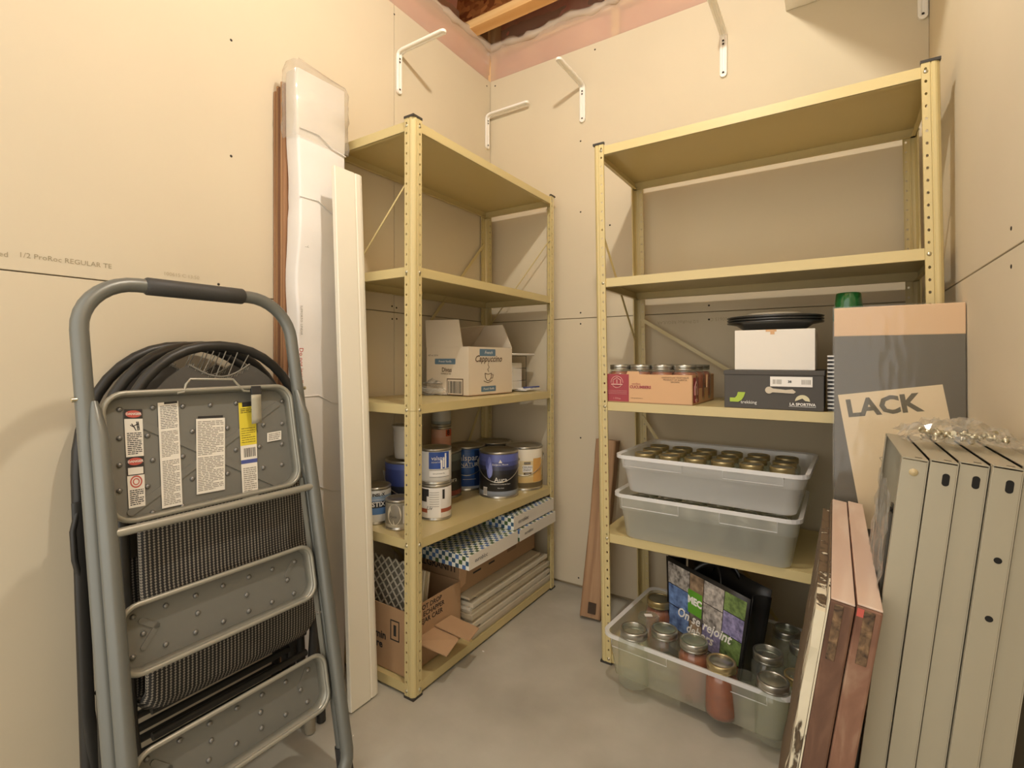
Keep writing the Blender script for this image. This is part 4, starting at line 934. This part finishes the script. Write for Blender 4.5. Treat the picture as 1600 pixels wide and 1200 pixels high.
FY = frame((0, -b, 0), (1,0,0), (0,0,1)); FX = frame((a, 0, 0), (0,1,0), (0,0,1))
rect_on(FY, -a, .003, -a+.092, h, m_mar, vt, 'maroon_panel'); rect_on(FX, -b+.006, .006, -b+.072, h-.008, m_mar, vt, 'maroon_panel')
mb = MB(); C_ = (-a+.05, .066)
P3 = lambda P_, o=.0009: [tuple(FY @ Vector((x, y, o))) for x, y in P_]
mb.tube(P3(arc(C_, .021, -5, 185, 14)), .0012, 4); mb.tube(P3(arc(C_, .018, 200, 340, 12)), .0012, 4); mb.tube(P3([(C_[0]-.013, C_[1]-.004), (C_[0]-.013, C_[1]+.008), (C_[0], C_[1]+.016), (C_[0]+.013, C_[1]+.008), (C_[0]+.013, C_[1]-.004)]), .0016, 4); mb.tube(P3([(C_[0]-.02, C_[1]-.007), (C_[0]+.02, C_[1]-.007)]), .0022, 4); mb.tube(P3([(C_[0], C_[1]-.004), (C_[0], C_[1]+.01)]), .002, 4)
for yy in (.038, .033, .028): mb.tube(P3([(-a+.012, yy), (-a+.085, yy)]), .0004, 4)
mb.build('house_emblem', m_marl, vt); lettering('1 7/9 bu', .008, FY @ Matrix.Translation((-a+.05, .012, .0004)), m_marl, vt)
lettering('CUCUMBERS', .0125, FY @ Matrix.Translation((-.018, .052, .0003)), m_mar, vt, bold=.0005); lettering('seedless', .009, FY @ Matrix.Translation((-.032, .063, .0003)), m_mar, vt)
lettering('GREENHOUSE VEGETABLES\nPRODUCT OF ALBERTA\nGROWN', .007, FY @ Matrix.Translation((.095, .078, .0003)), m_choc, vt); lettering('www.greenhouse.ca', .005, FY @ Matrix.Translation((-.03, .016, .0003)), m_choc, vt)
mb = MB(); P4 = lambda P_: [tuple(FX @ Vector((x-b+.039, y, .0009))) for x, y in P_]
mb.tube(P4([(-.018, .03), (-.018, .055), (0, .075), (.018, .055), (.018, .03)]), .0013, 4); mb.tube(P4([(-.008, .03), (-.008, .05), (0, .06), (.008, .05), (.008, .03)]), .0013, 4); mb.tube(P4(arc((0, .016), .008, 160, 380, 8)), .0013, 4); mb.build('house_emblem', m_marl, vt)
J = jar('', 'preserve jars in the produce tray', .040, .121, m_amber, m_silv, m_lidtop)
for i in range(4):
    for k in range(3):
        x_ = .949 - .106 + .072*i + .003*k; 
        if i == 3: x_ -= .0
        if k == 2 and i < 3: continue
        lb = ['leftmost preserve jar in the front row of the produce tray', 'second preserve jar from the left in the front row of the tray', 'third preserve jar from the left in the front row of the tray', 'rightmost preserve jar in the front row, by the open tray side'][i] if k == 0 else ORD[i] + ' preserve jar from the left, ' + ('', 'second', 'third')[k] + ' row of the produce tray'
        c = put(J, x_ - .0, -.410 + .0825*k, zB3 + .0035, lb)
kill(J)
# ---- shoe box, white box, platters
m_shoe = mat('shoe_box_brown', '4a453e', .55, var=.06, scale=6)
sb_ = thing('shoe_box', 'dark brown shoe box with a lime logo on the third shelf', 'box', (1.312, -.29, zB3), (0, 0, 0))
MB().box((-.127, -.165, 0), (.127, .165, .108)).build('box_body', m_shoe, sb_, bevel=.0015); MB().box((-.129, -.167, .098), (.129, .167, .1115)).build('lid', m_shoe, sb_, bevel=.0015)
FY = frame((0, -.1672, 0), (1,0,0), (0,0,1))
m_lime = mat('lime_print', 'a9c23f', .5)
MB().add([(x, y, .0002) for x, y in [(-.111, .018), (-.088, .018), (-.079, .024), (-.073, .034), (-.069, .047), (-.089, .047), (-.092, .036), (-.097, .030), (-.111, .030)]], [tuple(range(9))], M=FY).build('lime_logo', m_lime, sb_)
lettering('trekking', .013, FY @ Matrix.Translation((-.060, .018, .0)), m_w, sb_); lettering('LA SPORTIVA', .0105, FY @ Matrix.Translation((.076, .017, 0)), m_w, sb_, bold=.0004)
rect_on(FY, .043, .0105, .108, .0115, m_w, sb_)
MB().add([(x, y, .0002) for x, y in [(.058, .026)] + arc((.076, .026), .018, 180, 0, 12)[1:-1] + [(.094, .026), (.083, .0275), (.076, .034), (.069, .0275)]], [tuple(range(15))], M=FY).build('mountain_logo', mat('print_cream', 'd8cfa8', .5), sb_)
rect_on(FY, -.004, .066, .100, .094, m_w, sb_, 'size_label'); lettering('38', .009, FY @ Matrix.Translation((.045, .080, .0006)), m_prn, sb_, bold=.0003)
mb = MB(); rn = random.Random(2)
for x0_ in (.003, .074):
    q_ = x0_
    while q_ < x0_+.022: w_ = rn.uniform(.0006, .002); mb.add([(q_, .073, .0008), (q_+w_, .073, .0008), (q_+w_, .086, .0008), (q_, .086, .0008)], [(0,1,2,3)], M=FY); q_ += w_ + .0015
mb.build('bar_code', m_prg, sb_)
MB().add([(x, y, .0003) for x, y in arc((-.007, .055), .010, 40, 320, 12) + [(.003, .049), (.055, .047), (.060, .052), (.052, .059), (.035, .057), (.004, .060)]], [tuple(range(19))], M=FY).build('torn_patch', mat('torn_paper', 'cfc3ad', .8), sb_)
wb_ = thing('gift_box', 'plain white box on the shoe box', 'box', (1.315, -.325, zB3+.1122)); MB().box((-.103, -.118, 0), (.103, .118, .117)).build('box_body', mat('white_card', 'e4ded2', .6), wb_, bevel=.0015)
MB().box((-.020, -.1186, .111), (.008, -.1181, .1172)).build('tab_slot', m_veg, wb_); MB().box((-.008, -.1186, .103), (.003, -.1181, .111)).build('tab_slot', m_veg, wb_)
pt = thing('platter_stack', 'stack of black oval serving platters on the white box', 'platter', (1.305, -.325, zB3+.1122+.1175)); SQ = Matrix.Diagonal((1, .72, 1, 1))
for i in range(3): MB().lathe([(0, .004+.007*i), (.085, .004+.007*i), (.105, .019+.008*i), (.132, .024+.008*i), (.134, .028+.008*i), (.128, .030+.008*i), (.104, .024+.008*i), (.084, .008+.007*i), (0, .008+.007*i)], 40, M=SQ).build('platter', mat('platter_black', '2a2a28', .3, coat=.4), pt)
MB().lathe([(0, .048), (.07, .048), (.078, .052), (.07, .056), (0, .056)], 32, M=SQ).build('doily_packet', mat('doily_cream', 'd9cfb9', .7), pt)
MB().lathe([(.0, .0), (.06, .0), (.07, .004), (0, .004)], 24, M=SQ).build('foam_pad', m_veg, pt)
# ---- stack of black trays with white rims, cups
st_ = thing('tray_stack', 'tall stack of black trays with white edges behind the grey flat carton', 'trays', (1.50, -.38, zB3))
for i in range(14):
    MB().box((-.052, -.045, .011*i), (.055, .06, .0065+.011*i)).build('tray', mat('tray_black', '23211f', .5), st_); MB().box((-.054, -.047, .0065+.011*i), (.056, .062, .0108+.011*i)).build('tray_rim', m_w, st_)
cs = thing('cup_stack', 'dark stacked cups topped by a green glass behind the grey carton', 'cups', (1.495, -.38, zB3+.1545))
for i in range(5): MB().lathe([(0, .018*i), (.026, .018*i), (.033, .05+.018*i), (.030, .05+.018*i), (.024, .004+.018*i)], 20).build('cup', mat('cup_dark', '2f3a2e', .35), cs)
MB().lathe([(.036, .095), (.037, .105), (.030, .170), (.028, .173), (0, .173)], 24).build('green_glass', mat('green_glass', '1f6b34', .15, coat=.6, trans=.3), cs)
# ---- translucent tubs
m_tub1 = clear('frosted_plastic', 'fbf9f6', .70, .22, .35, 'ffffff'); m_tub2 = clear('milky_plastic', 'fcfbf5', .46, .2, .35, 'fffff6'); m_tub3 = clear('clear_tub_plastic', 'f8f7ea', .30, .15, .25, 'f8f6e6')
m_rimp = clear('plastic_rim', 'fbf9f5', .8, .2, .3, 'ffffff')
def tub(label, loc, rz, a, b, h, taper, m, step=True, group='see-through storage tubs'):
    t = thing('storage_tub', label, 'tub', loc, (0, 0, rz), group)
    rings = [(.0, taper+.006), (.004, taper+.001), (h*.62, taper*.45), (h*.64, taper*.45-.006), (h*.97, 0)] if step else [(.0, taper+.008), (.006, taper), (h*.97, 0)]
    n = len(rrect(-1, -1, 1, 1, .1, 5)); vs = []
    for z, i_ in rings: vs += [(x, y, z) for x, y in rrect(-a+i_, -b+i_, a-i_, b-i_, .03, 5)]
    mb = MB().add(vs, [(j*n+k, j*n+(k+1)%n, (j+1)*n+(k+1)%n, (j+1)*n+k) for j in range(len(rings)-1) for k in range(n)], True)
    mb.add(vs[:n], [tuple(range(n))[::-1]]); mb.build('tub_body', m, t)
    R0 = rrect(-a, -b, a, b, .03, 5); R1 = rrect(-a-.012, -b-.012, a+.012, b+.012, .038, 5)
    mb = MB().add([(x, y, h*.97) for x, y in R0] + [(x, y, h) for x, y in R1] + [(x, y, h-.012) for x, y in R1], [(k, (k+1)%n, n+(k+1)%n, n+k) for k in range(n)] + [(n+k, n+(k+1)%n, 2*n+(k+1)%n, 2*n+k) for k in range(n)])
    mb.build('rim', m_rimp, t)
    for x0_, x1_ in ((-a+.02, -.06), (.06, a-.05)):
        MB().tube([(x0_, -b-.002, h-.012), (x0_, -b+.001, h*.70), (x1_, -b+.001, h*.70), (x1_, -b-.002, h-.012)], .0014, 5).build('moulded_rib', m_rimp, t)
    return t
zB4 = .4426
tub('lower of the two stacked milky tubs full of jars', (1.118, -.295, zB4), R(-.5), .262, .188, .150, .018, m_tub2)
JL = jar('empty glass jar inside the lower stacked tub', 'jars in the lower stacked tub', .038, .122, None, m_silv, m_lidtop)
for i in range(6):
    for k in range(2): put(JL, .915 + .081*i, -.415 + .085*k, zB4 + .006, ORD[i] + (' jar from the left, front row of the lower stacked tub', ' jar from the left, second row of the lower stacked tub')[k])
kill(JL)
zU = zB4 + .1515
tub('upper frosted tub with jar lids showing above its rim', (1.133, -.298, zU), R(-2), .268, .188, .125, .022, m_tub1)
JU = jar('gold-lidded jar standing in the upper frosted tub', 'jars in the upper frosted tub', .038, .118, None, m_gold, m_lidtop)
for i in range(6):
    for k in range(3): put(JU, .927 + .0815*i, -.405 + .084*k, zU + .006, ORD[i] + ' gold-lidded jar from the left, ' + ('front', 'middle', 'back')[k] + ' row of the upper frosted tub')
kill(JU)
# ---- floor tub with jars and shopping bag
zF = .0356
tub('large clear tub on the bottom shelf holding jars and a shopping bag', (1.127, -.405, zF), R(-5), .256, .190, .140, .014, m_tub3, False)
GF = 'mason jars in the clear bottom tub'
def fj(px_, label, fill=None, band=None, top=None, r=.046, h=.168, lid=True, zt_=None):
    p = onz(px_[0], px_[1], zF + .006 + h); t = jar(label, GF, r, h, fill, band, top, lid); t.location = (p.x, p.y, zF + .006); return t
m_lg = mat('lid_greenish', '8e9482', .3, .5)
fj((1030, 935), 'amber preserve jar with gold lid at the back left of bottom tub', m_amber, m_gold, m_lidtop)
t = fj((1013, 962), 'clear jar with a small white sticker on its glass lid', None, m_glass, m_glass, r=.037)
MB().box((-.012, -.008, .1695), (.012, .008, .1702), M=Matrix.Rotation(R(30), 4, 'Z')).build('sticker', m_w, t)
fj((990, 982), 'open-topped looking clear jar in the front left corner of the bottom tub', None, m_silv, m_glass)
fj((1038, 982), 'clear jar with greenish lid left of the amber jars', None, m_silv, m_lg, r=.044)
fj((1084, 1000), 'amber jar with a greenish lid in front of the shopping bag', m_amber, m_silv, m_lg, r=.044)
fj((1127, 1033), 'amber jar with a gold-banded lid by the tub front', m_amber, m_gold, m_silv, r=.044, h=.150)
fj((1200, 1018), 'clear jar beside the black gusset of the bag', None, m_silv, m_glass, r=.044)
fj((1229, 983), 'rearmost clear jar on the right of the bag', None, m_silv, m_glass, r=.042)
fj((1253, 1008), 'clear jar at the right end of the bottom tub, half hidden by old doors', None, m_silv, m_glass, r=.036)
fj((1208, 1062), 'clear jar with a silver band in the front right of the bottom tub', None, m_silv, m_lidtop, r=.044, h=.155)
fj((1246, 1055), 'gold-banded clear jar in the front right corner beside the old doors', None, m_gold, m_glass, r=.036, h=.150)
gl = onz(1163, 1068, .12); g_ = thing('glass_tumbler', 'small clear ribbed tumbler beside the bag in the bottom tub', 'glass', (gl.x, gl.y+.004, zF+.006)); MB().lathe([(0, .004), (.022, .002), (.03, .10), (.028, .10), (.021, .008), (0, .008)], 14, smooth=False).build('tumbler', m_glass, g_)
# bag
m_bagk = mat('bag_black', '1c1b1a', .4, bump=.2, bscale=30); 
bg = thing('shopping_bag', 'black shopping bag printed with outdoor photos and white script, standing among jars', 'bag', (1.109, -.425, zF+.010), (R(-3), R(2), R(-29.7)))
W0, W, H, D = .132, .163, .312, .085
wz = lambda z: lerp(W0, W, z/H)/W
yz = lambda z: -.008*z/H
def bagf(x, z, off): return (x*wz(z), yz(z) - .0012 - off, z)
MB().grid(lambda s, t_: (lerp(-W, W, s)*wz(H*t_), yz(H*t_), H*t_), 4, 6).build('front_panel', m_bagk, bg, solid=.002)
MB().grid(lambda s, t_: (lerp(-W, W, s)*wz(H*t_), D + .012*math.sin(5*s)+.01*t_, lerp(0, H+.012, t_)), 6, 6).build('back_panel', m_bagk, bg, solid=.002)
for s_ in (-1, 1): MB().grid(lambda s, t_: (s_*(W*wz(H*t_) - .022*math.sin(math.pi*s)*t_), lerp(0, D, s), lerp(0, H-.01*s, t_)), 6, 6).build('gusset', m_bagk, bg, solid=.0015)
MB().box((-W0, 0, 0), (W0, D, .003)).build('base_panel', m_bagk, bg)
for y_ in (-.004, D+.012):
    MB().grid(lambda s, t_: (lerp(-.06, .06, s), y_ + .035*math.sin(math.pi*s)*(1 if y_ < 0 else -.3), H - .03 + .062*math.sin(math.pi*s)**.7 + .020*(t_-.5)), 14, 1).build('strap', m_bagk, bg, solid=.002)
pal = [('33424f', '8fa0ad'), ('4a3a2e', 'b59a7c'), ('2b3d6b', '7f9fd6'), ('2f3f25', '86a05c'), ('3a3330', 'd2cac0'), ('2a2723', '80766b'), ('4d4a68', 'a79fc9'), ('56301f', 'c9714a')]
mm = [mat('photo_print_%d' % i, a_, .35, var=1, scale=38+7*i, col2=b_, detail=5) for i, (a_, b_) in enumerate(pal)]
cols = [-W+.008, -W+.105, -.000, .078, W-.008]; order = [4, 1, 4, 3, 2, 5, 4, 6, 2, 1, 6, 3, 5, 6, 5, 7]
for c_ in range(4):
    sh_ = (.0, -.012, .0, .012)[c_]; rws = [H-.012, H-.082+sh_, H-.150+sh_, H-.222+sh_, .02]
    for r_ in range(4):
        x0_, x1_, z0_, z1_ = cols[c_]+.0012, cols[c_+1]-.0012, rws[r_+1]+.0012, rws[r_]-.0012
        MB().add([bagf(x0_, z0_, .0006), bagf(x1_, z0_, .0006), bagf(x1_, z1_, .0006), bagf(x0_, z1_, .0006)], [(0,1,2,3)]).build('photo_panel', mm[order[r_*4+c_]], bg)
x0_, x1_, z0_, z1_ = cols[1]-.006, cols[2]-.004, H-.140, H-.066
MB().add([bagf(x0_, z0_, .0010), bagf(x1_, z0_, .0010), bagf(x1_, z1_, .0010), bagf(x0_, z1_, .0010)], [(0,1,2,3)]).build('green_square', mat('mec_green', '5d9a2c', .4), bg)
def bagtext(txt, size, x, z, rot=0, **k):
    vs_, fs_ = text_geo(txt, size, **k); c_, s2 = math.cos(rot), math.sin(rot)
    MB().add([bagf(x + u*c_ - v*s2, z + u*s2 + v*c_, .0016) for u, v, _ in vs_], fs_).build('lettering', m_w, bg)
bagtext('MEC', .030, (x0_+x1_)/2, (z0_+z1_)/2+.004, bold=.0016)
bagtext('On se rejoint', .042, -.0, .158, R(3), shear=.35, bold=.0009); bagtext('dehors', .042, -.012, .122, R(3), shear=.35, bold=.0009)
# ---- rough post leaning in the gap
wp = thing('wood_post', 'rough old square timber leaning on the back wall behind the rack post', 'timber', (.648, -.205, .005), (R(-11), R(2.5), R(8)))
rn = random.Random(6); vs = []; n = len(rrect(-1, -1, 1, 1, .1, 3))
for j in range(13):
    z = .70*j/12
    vs += [(x + .002*math.sin(9*z+y*60) + rn.uniform(-.0012, .0012), y + rn.uniform(-.0012, .0012), z + (rn.uniform(-.004, .006) if j in (0, 12) else 0)) for x, y in rrect(-.042, -.038, .042, .038, .010, 3)]
mb = MB().add(vs, [(j*n+k, j*n+(k+1)%n, (j+1)*n+(k+1)%n, (j+1)*n+k) for j in range(12) for k in range(n)], True); mb.add(vs[:n], [tuple(range(n))[::-1]]); mb.add(vs[-n:], [tuple(range(n))])
mb.build('timber', wood('old_timber', '8e6c4e', 'b3906c', scale=5, stretch=(1, 1, .05), bump=.5, c3='a07c59'), wp)
MB().box((-.01, -.045, .02), (.02, -.036, .06)).build('rust_plate', mat('rusty_iron', '4a3a2c', .8, .3), wp)
# ================================================================ RIGHT SIDE
m_card = mat('flatpack_grey', '5c574c', .5, var=.1, scale=5); m_beige = mat('flatpack_beige', 'd9b894', .65, var=.04, scale=6)
lk = thing('flat_carton', 'tall narrow dark grey flat-pack carton in shrink wrap against the right wall', 'box', (1.588, -.585, .003), (R(-2.2), 0, 0))
MB().box((-.126, 0, 0), (.126, .048, 1.160)).build('carton_body', m_card, lk, bevel=.002)
FY = frame((0, 0, 0), (1,0,0), (0,0,1))
MB().box((-.1262, -.0006, 1.088), (.1262, .0486, 1.1606)).build('beige_band', m_beige, lk, bevel=.002)
m_leaf = mat('leaflet_paper', 'e2cfae', .6)
an = R(9); LFm = FY @ Matrix.Translation((-.118, .94, .0)) @ Matrix.Rotation(an, 4, 'Z')
lf = MB().box((0, -.33, .0008), (.205, 0, .0014), M=LFm).build('leaflet', m_leaf, lk)
lettering('LACK', .058, LFm @ Matrix.Translation((.085, -.038, .0012)), mat('print_olive', '5a5340', .6), lf, bold=.0022)
mb = MB(); mb.tube([tuple(LFm @ Vector(p)) for p in ((.06, -.16, .0018), (.14, -.15, .0018), (.15, -.17, .0018), (.07, -.185, .0018), (.06, -.16, .0018))], .0006, 4); mb.build('line_drawing', m_prg, lf)
rn = random.Random(12)
def shrink(s, t_):
    x, z = lerp(-.129, .129, s), lerp(.25, 1.163, t_)
    cr = .0035*math.sin(60*x + 45*z)*max(0, math.sin(7*z-3.2))*max(0, math.sin(9*x+.6)) + rn.uniform(0, .0008)
    return (x, -.0035 - max(0, cr), z)
MB().grid(shrink, 40, 70).build('shrink_wrap', clear('shrink_film', 'fbfaf6', .06, .12, .35, 'efe9de'), lk)
# ---- two old wooden doors
def peel():
    m = bpy.data.materials.new('peeling_paint'); m.use_nodes = True
    nt = m.node_tree; N = nt.nodes; L = nt.links; b = N['Principled BSDF']; b.inputs['Roughness'].default_value = .8
    tc = N.new('ShaderNodeTexCoord'); s = N.new('ShaderNodeSeparateXYZ'); L.new(tc.outputs['Object'], s.inputs[0])
    mp = N.new('ShaderNodeMapping'); mp.inputs['Scale'].default_value = (1, 1, .35); L.new(tc.outputs['Object'], mp.inputs[0])
    n = N.new('ShaderNodeTexNoise'); n.inputs['Scale'].default_value = 46; n.inputs['Detail'].default_value = 8; L.new(mp.outputs[0], n.inputs['Vector'])
    mr = N.new('ShaderNodeMapRange'); mr.inputs[1].default_value = .0; mr.inputs[2].default_value = .16; mr.inputs[3].default_value = .13; mr.inputs[4].default_value = -.14; L.new(s.outputs[1], mr.inputs[0])
    mz = N.new('ShaderNodeMapRange'); mz.inputs[1].default_value = .25; mz.inputs[2].default_value = .55; mz.inputs[3].default_value = -.12; mz.inputs[4].default_value = .02; L.new(s.outputs[2], mz.inputs[0])
    a0_ = N.new('ShaderNodeMath'); L.new(n.outputs['Fac'], a0_.inputs[0]); L.new(mr.outputs[0], a0_.inputs[1])
    ad = N.new('ShaderNodeMath'); L.new(a0_.outputs[0], ad.inputs[0]); L.new(mz.outputs[0], ad.inputs[1])
    r = N.new('ShaderNodeValToRGB'); e = r.color_ramp.elements; e[0].position = .50; e[0].color = (*lin('4b3d2c'), 1); e[1].position = .55; e[1].color = (*lin('d6cdb4'), 1); q = e.new(.40); q.color = (*lin('6d5a42'), 1)
    L.new(ad.outputs[0], r.inputs[0]); L.new(r.outputs[0], b.inputs['Base Color'])
    bp = N.new('ShaderNodeBump'); bp.inputs['Strength'].default_value = .8; bp.inputs['Distance'].default_value = .002; L.new(r.outputs[0], bp.inputs['Height']); L.new(bp.outputs[0], b.inputs['Normal'])
    return m
m_peel = peel()
m_old = wood('old_door_wood', '432c1f', '8d6a52', scale=2.2, stretch=(1.5, 1, .3), bump=.5, c3='664836')
m_old2 = wood('old_door_wood_pale', '5a3726', 'bda287', scale=1.6, stretch=(1.5, 1, .4), bump=.5, c3='85604b')
m_top = wood('door_top_edge', 'c4a994', 'd2bfad', scale=3, stretch=(1, .1, 1), bump=.2, c3='c9b09d')
m_ten = wood('tenon_grain', '35261a', '8a6d4d', scale=12, stretch=(1, 1, 1), bump=.8)
def door(label, x0, m, lean, ten, mtop):
    t = thing('old_door', label, 'door', (x0, -1.203, .0052), (0, R(lean), 0), 'old wooden cabinet doors leaning at the right')
    T_ = .0302; Hh = .690
    MB().box((0, 0, 0), (T_, .61, Hh-.003)).build('slab', m, t, bevel=.003)
    MB().box((.0004, .001, Hh-.003), (T_-.0004, .609, Hh)).build('top_rail_edge', mtop, t, bevel=.0012)
    MB().box((ten[0], -.0012, ten[2]), (ten[1], .002, ten[3])).build('tenon_end', m_ten, t, bevel=.0008)
    return t
d1 = door('old door with peeling white paint on its left face', 1.3600, m_old, 8.2, (.006, .017, .600, .683), m_top)
MB().box((-.0022, .001, .01), (-.0002, .605, .686)).build('peeling_face', m_peel, d1)
pb_ = thing('old_board', 'thin weathered board with flaking white paint left of the old doors', 'board', (1.3440, -1.196, .0045), (0, R(8.3), 0))
rn = random.Random(17); vs = []
for j in range(25):
    z = .665*j/24; e1 = rn.uniform(-.003, .003)
    vs += [(.0 + rn.uniform(-.0015, .0015), e1, z), (.012, e1*.6, z), (.012, .60, z), (0 + rn.uniform(-.0015, .0015), .60, z)]
mb = MB().add(vs, [(j*4+k, j*4+(k+1)%4, (j+1)*4+(k+1)%4, (j+1)*4+k) for j in range(24) for k in range(4)]); mb.add(vs[:4], [(3,2,1,0)]); mb.add(vs[-4:], [(0,1,2,3)])
mb.build('board', m_peel, pb_)
d2 = door('reddish old door between the peeling one and the metal panels', 1.3917, m_old2, 8.2, (.009, .022, .605, .683), m_top)
rect_on(frame((0, 0, 0), (1,0,0), (0,0,1)), .001, .672, .009, .684, m_prr, d2, 'red_paint_mark', off=.0005)
# ---- grey steel shelf pans standing on end
m_steel = mat('greige_steel', 'aaa28c', .4, .15, var=.08, scale=5, spec=.5)
m_hole = mat('slot_dark', '191714', .9)
PT, PD, PH, LE = .0300, .275, .893, 6.2
for i in range(5):
    nm = ('first grey steel shelf pan next to the old doors, with a glue blob', 'second grey steel shelf pan from the old doors', 'third grey steel shelf pan from the old doors', 'fourth grey steel shelf pan, with two round holes in its edge', 'fifth grey steel shelf pan, against the right wall')[i]
    t = thing('steel_shelf_pan', nm, 'metal panel', (1.4485 + .0316*i, -1.150 + (.004, 0, .003, -.004, 0)[i], .0034), (0, R(LE), 0), 'grey steel shelf pans standing on end')
    s_ = .0012
    MB().box((PT-s_, 0, 0), (PT, PD, PH)).build('sheet', m_steel, t)
    MB().box((0, 0, 0), (PT-s_, s_, PH-.003)).build('front_flange', m_steel, t, bevel=.0005); MB().box((0, PD-s_, 0), (PT-s_, PD, PH)).build('back_flange', m_steel, t)
    MB().box((0, -.0008, PH-s_), (PT-.0004, PD-s_, PH)).build('top_flange', m_steel, t); MB().box((0, s_, 0), (PT-s_, PD-s_, s_)).build('bottom_flange', m_steel, t)
    MB().box((0, s_, s_), (s_, .012, PH-s_)).box((0, PD-.012, s_), (s_, PD-s_, PH-s_)).build('return_lip', m_steel, t)
    FY = frame((0, 0, 0), (1,0,0), (0,0,1))
    if i: MB().prism(rrect(.0145, PH-.034, .0225, PH-.0165, .0039, 5), -.001, .0004, M=FY).build('slot', m_hole, t)
    else: MB().lathe([(.0055, 0), (.0045, .002), (0, .003)], 14, M=FY @ Matrix.Translation((.015, PH-.020, 0))).build('glue_blob', mat('glue', 'b9a77e', .3), t)
    MB().box((.016, .012, PH-.0002), (.024, .016, PH+.0003)).build('slot', m_hole, t)
    if i == 3:
        for z in (.125, .205): MB().prism(arc((.018, PH-z), .0042, 0, 340, 17), -.001, .0004, M=FY).build('bolt_hole', m_hole, t)
        MB().prism(rrect(.007, PH-.485, .011, PH-.462, .0015), -.001, .0004, M=FY).build('paint_chip', mat('chip_dark', '6b6354', .8), t)
# crumpled film and braces seen inside the first pan
fr = thing('brace_bundle', 'plastic-wrapped dark metal braces tucked inside the first steel pan', 'brackets', (1.4485, -1.0, .10), (0, R(LE), 0))
for k in range(3): MB().box((.010+.004*k, -.10+.035*k, .02), (.013+.004*k, -.085+.035*k, .70)).build('brace', m_hole if k % 2 else mat('brace_grey', '6c685e', .4, .5), fr)
rn = random.Random(31); MB().grid(lambda s, t_: (.006 + rn.uniform(-.0025, .0035), lerp(-.125, .10, s), lerp(.56, .735, t_)+rn.uniform(-.006, .006)), 10, 10, smooth=False).build('film', m_wrap, fr)
# bag of hardware lying on the pan tops
hb = thing('hardware_bag', 'crumpled clear bag of bolts lying on the steel pans', 'bag', (1.632, -.985, .900), (0, 0, 0))
rn = random.Random(44)
MB().grid(lambda s, t_: (lerp(-.075, .07, s)+rn.uniform(-.006, .006), lerp(-.075, .105, t_)+rn.uniform(-.006, .006), max(.002, .030*(math.sin(math.pi*s)*math.sin(math.pi*t_))**.6 + rn.uniform(-.009, .009))), 16, 18, smooth=False).build('plastic_bag', clear('bag_film', 'f7f5ef', .16, .07, .8, 'f2eee4'), hb)
for k in range(46):
    p_ = Vector((rn.uniform(-.05, .05), rn.uniform(-.06, .0), rn.uniform(.005, .018))); d_ = Vector((rn.uniform(-1, 1), rn.uniform(-1, 1), rn.uniform(-.3, .3))).normalized()
    MB().tube([p_ - d_*.006, p_ + d_*.003, p_ + d_*.0032, p_ + d_*.006], [.002, .002, .0048, .0044], 7).build('bolt', m_bolt, hb)
# ---- small debris on the floor
for k, (u_, v_, s_) in enumerate(((755, 1018, .004), (548, 1146, .003), (552, 1150, .002), (1107, 1108, .012), (505, 1120, .006))):
    p_ = onz(u_, v_, 0); rn = random.Random(k)
    mb = MB().prism([(s_*(1+.4*rn.uniform(-1, 1))*math.cos(R(60*i)), s_*.6*(1+.4*rn.uniform(-1, 1))*math.sin(R(60*i))) for i in range(6)], 0, .0015)
    tag(mb.build('floor_crumb', m_w if k != 3 else m_prn, None, (p_.x, p_.y, .0005), (0, 0, k)), ('white crumb on the concrete beside the left rack', 'pale splinter on the concrete by the ladder foot', 'tiny chip on the concrete by the ladder foot', 'dark smudge of debris under the clear bottom tub', 'white chip on the concrete under the ladder')[k], 'debris')
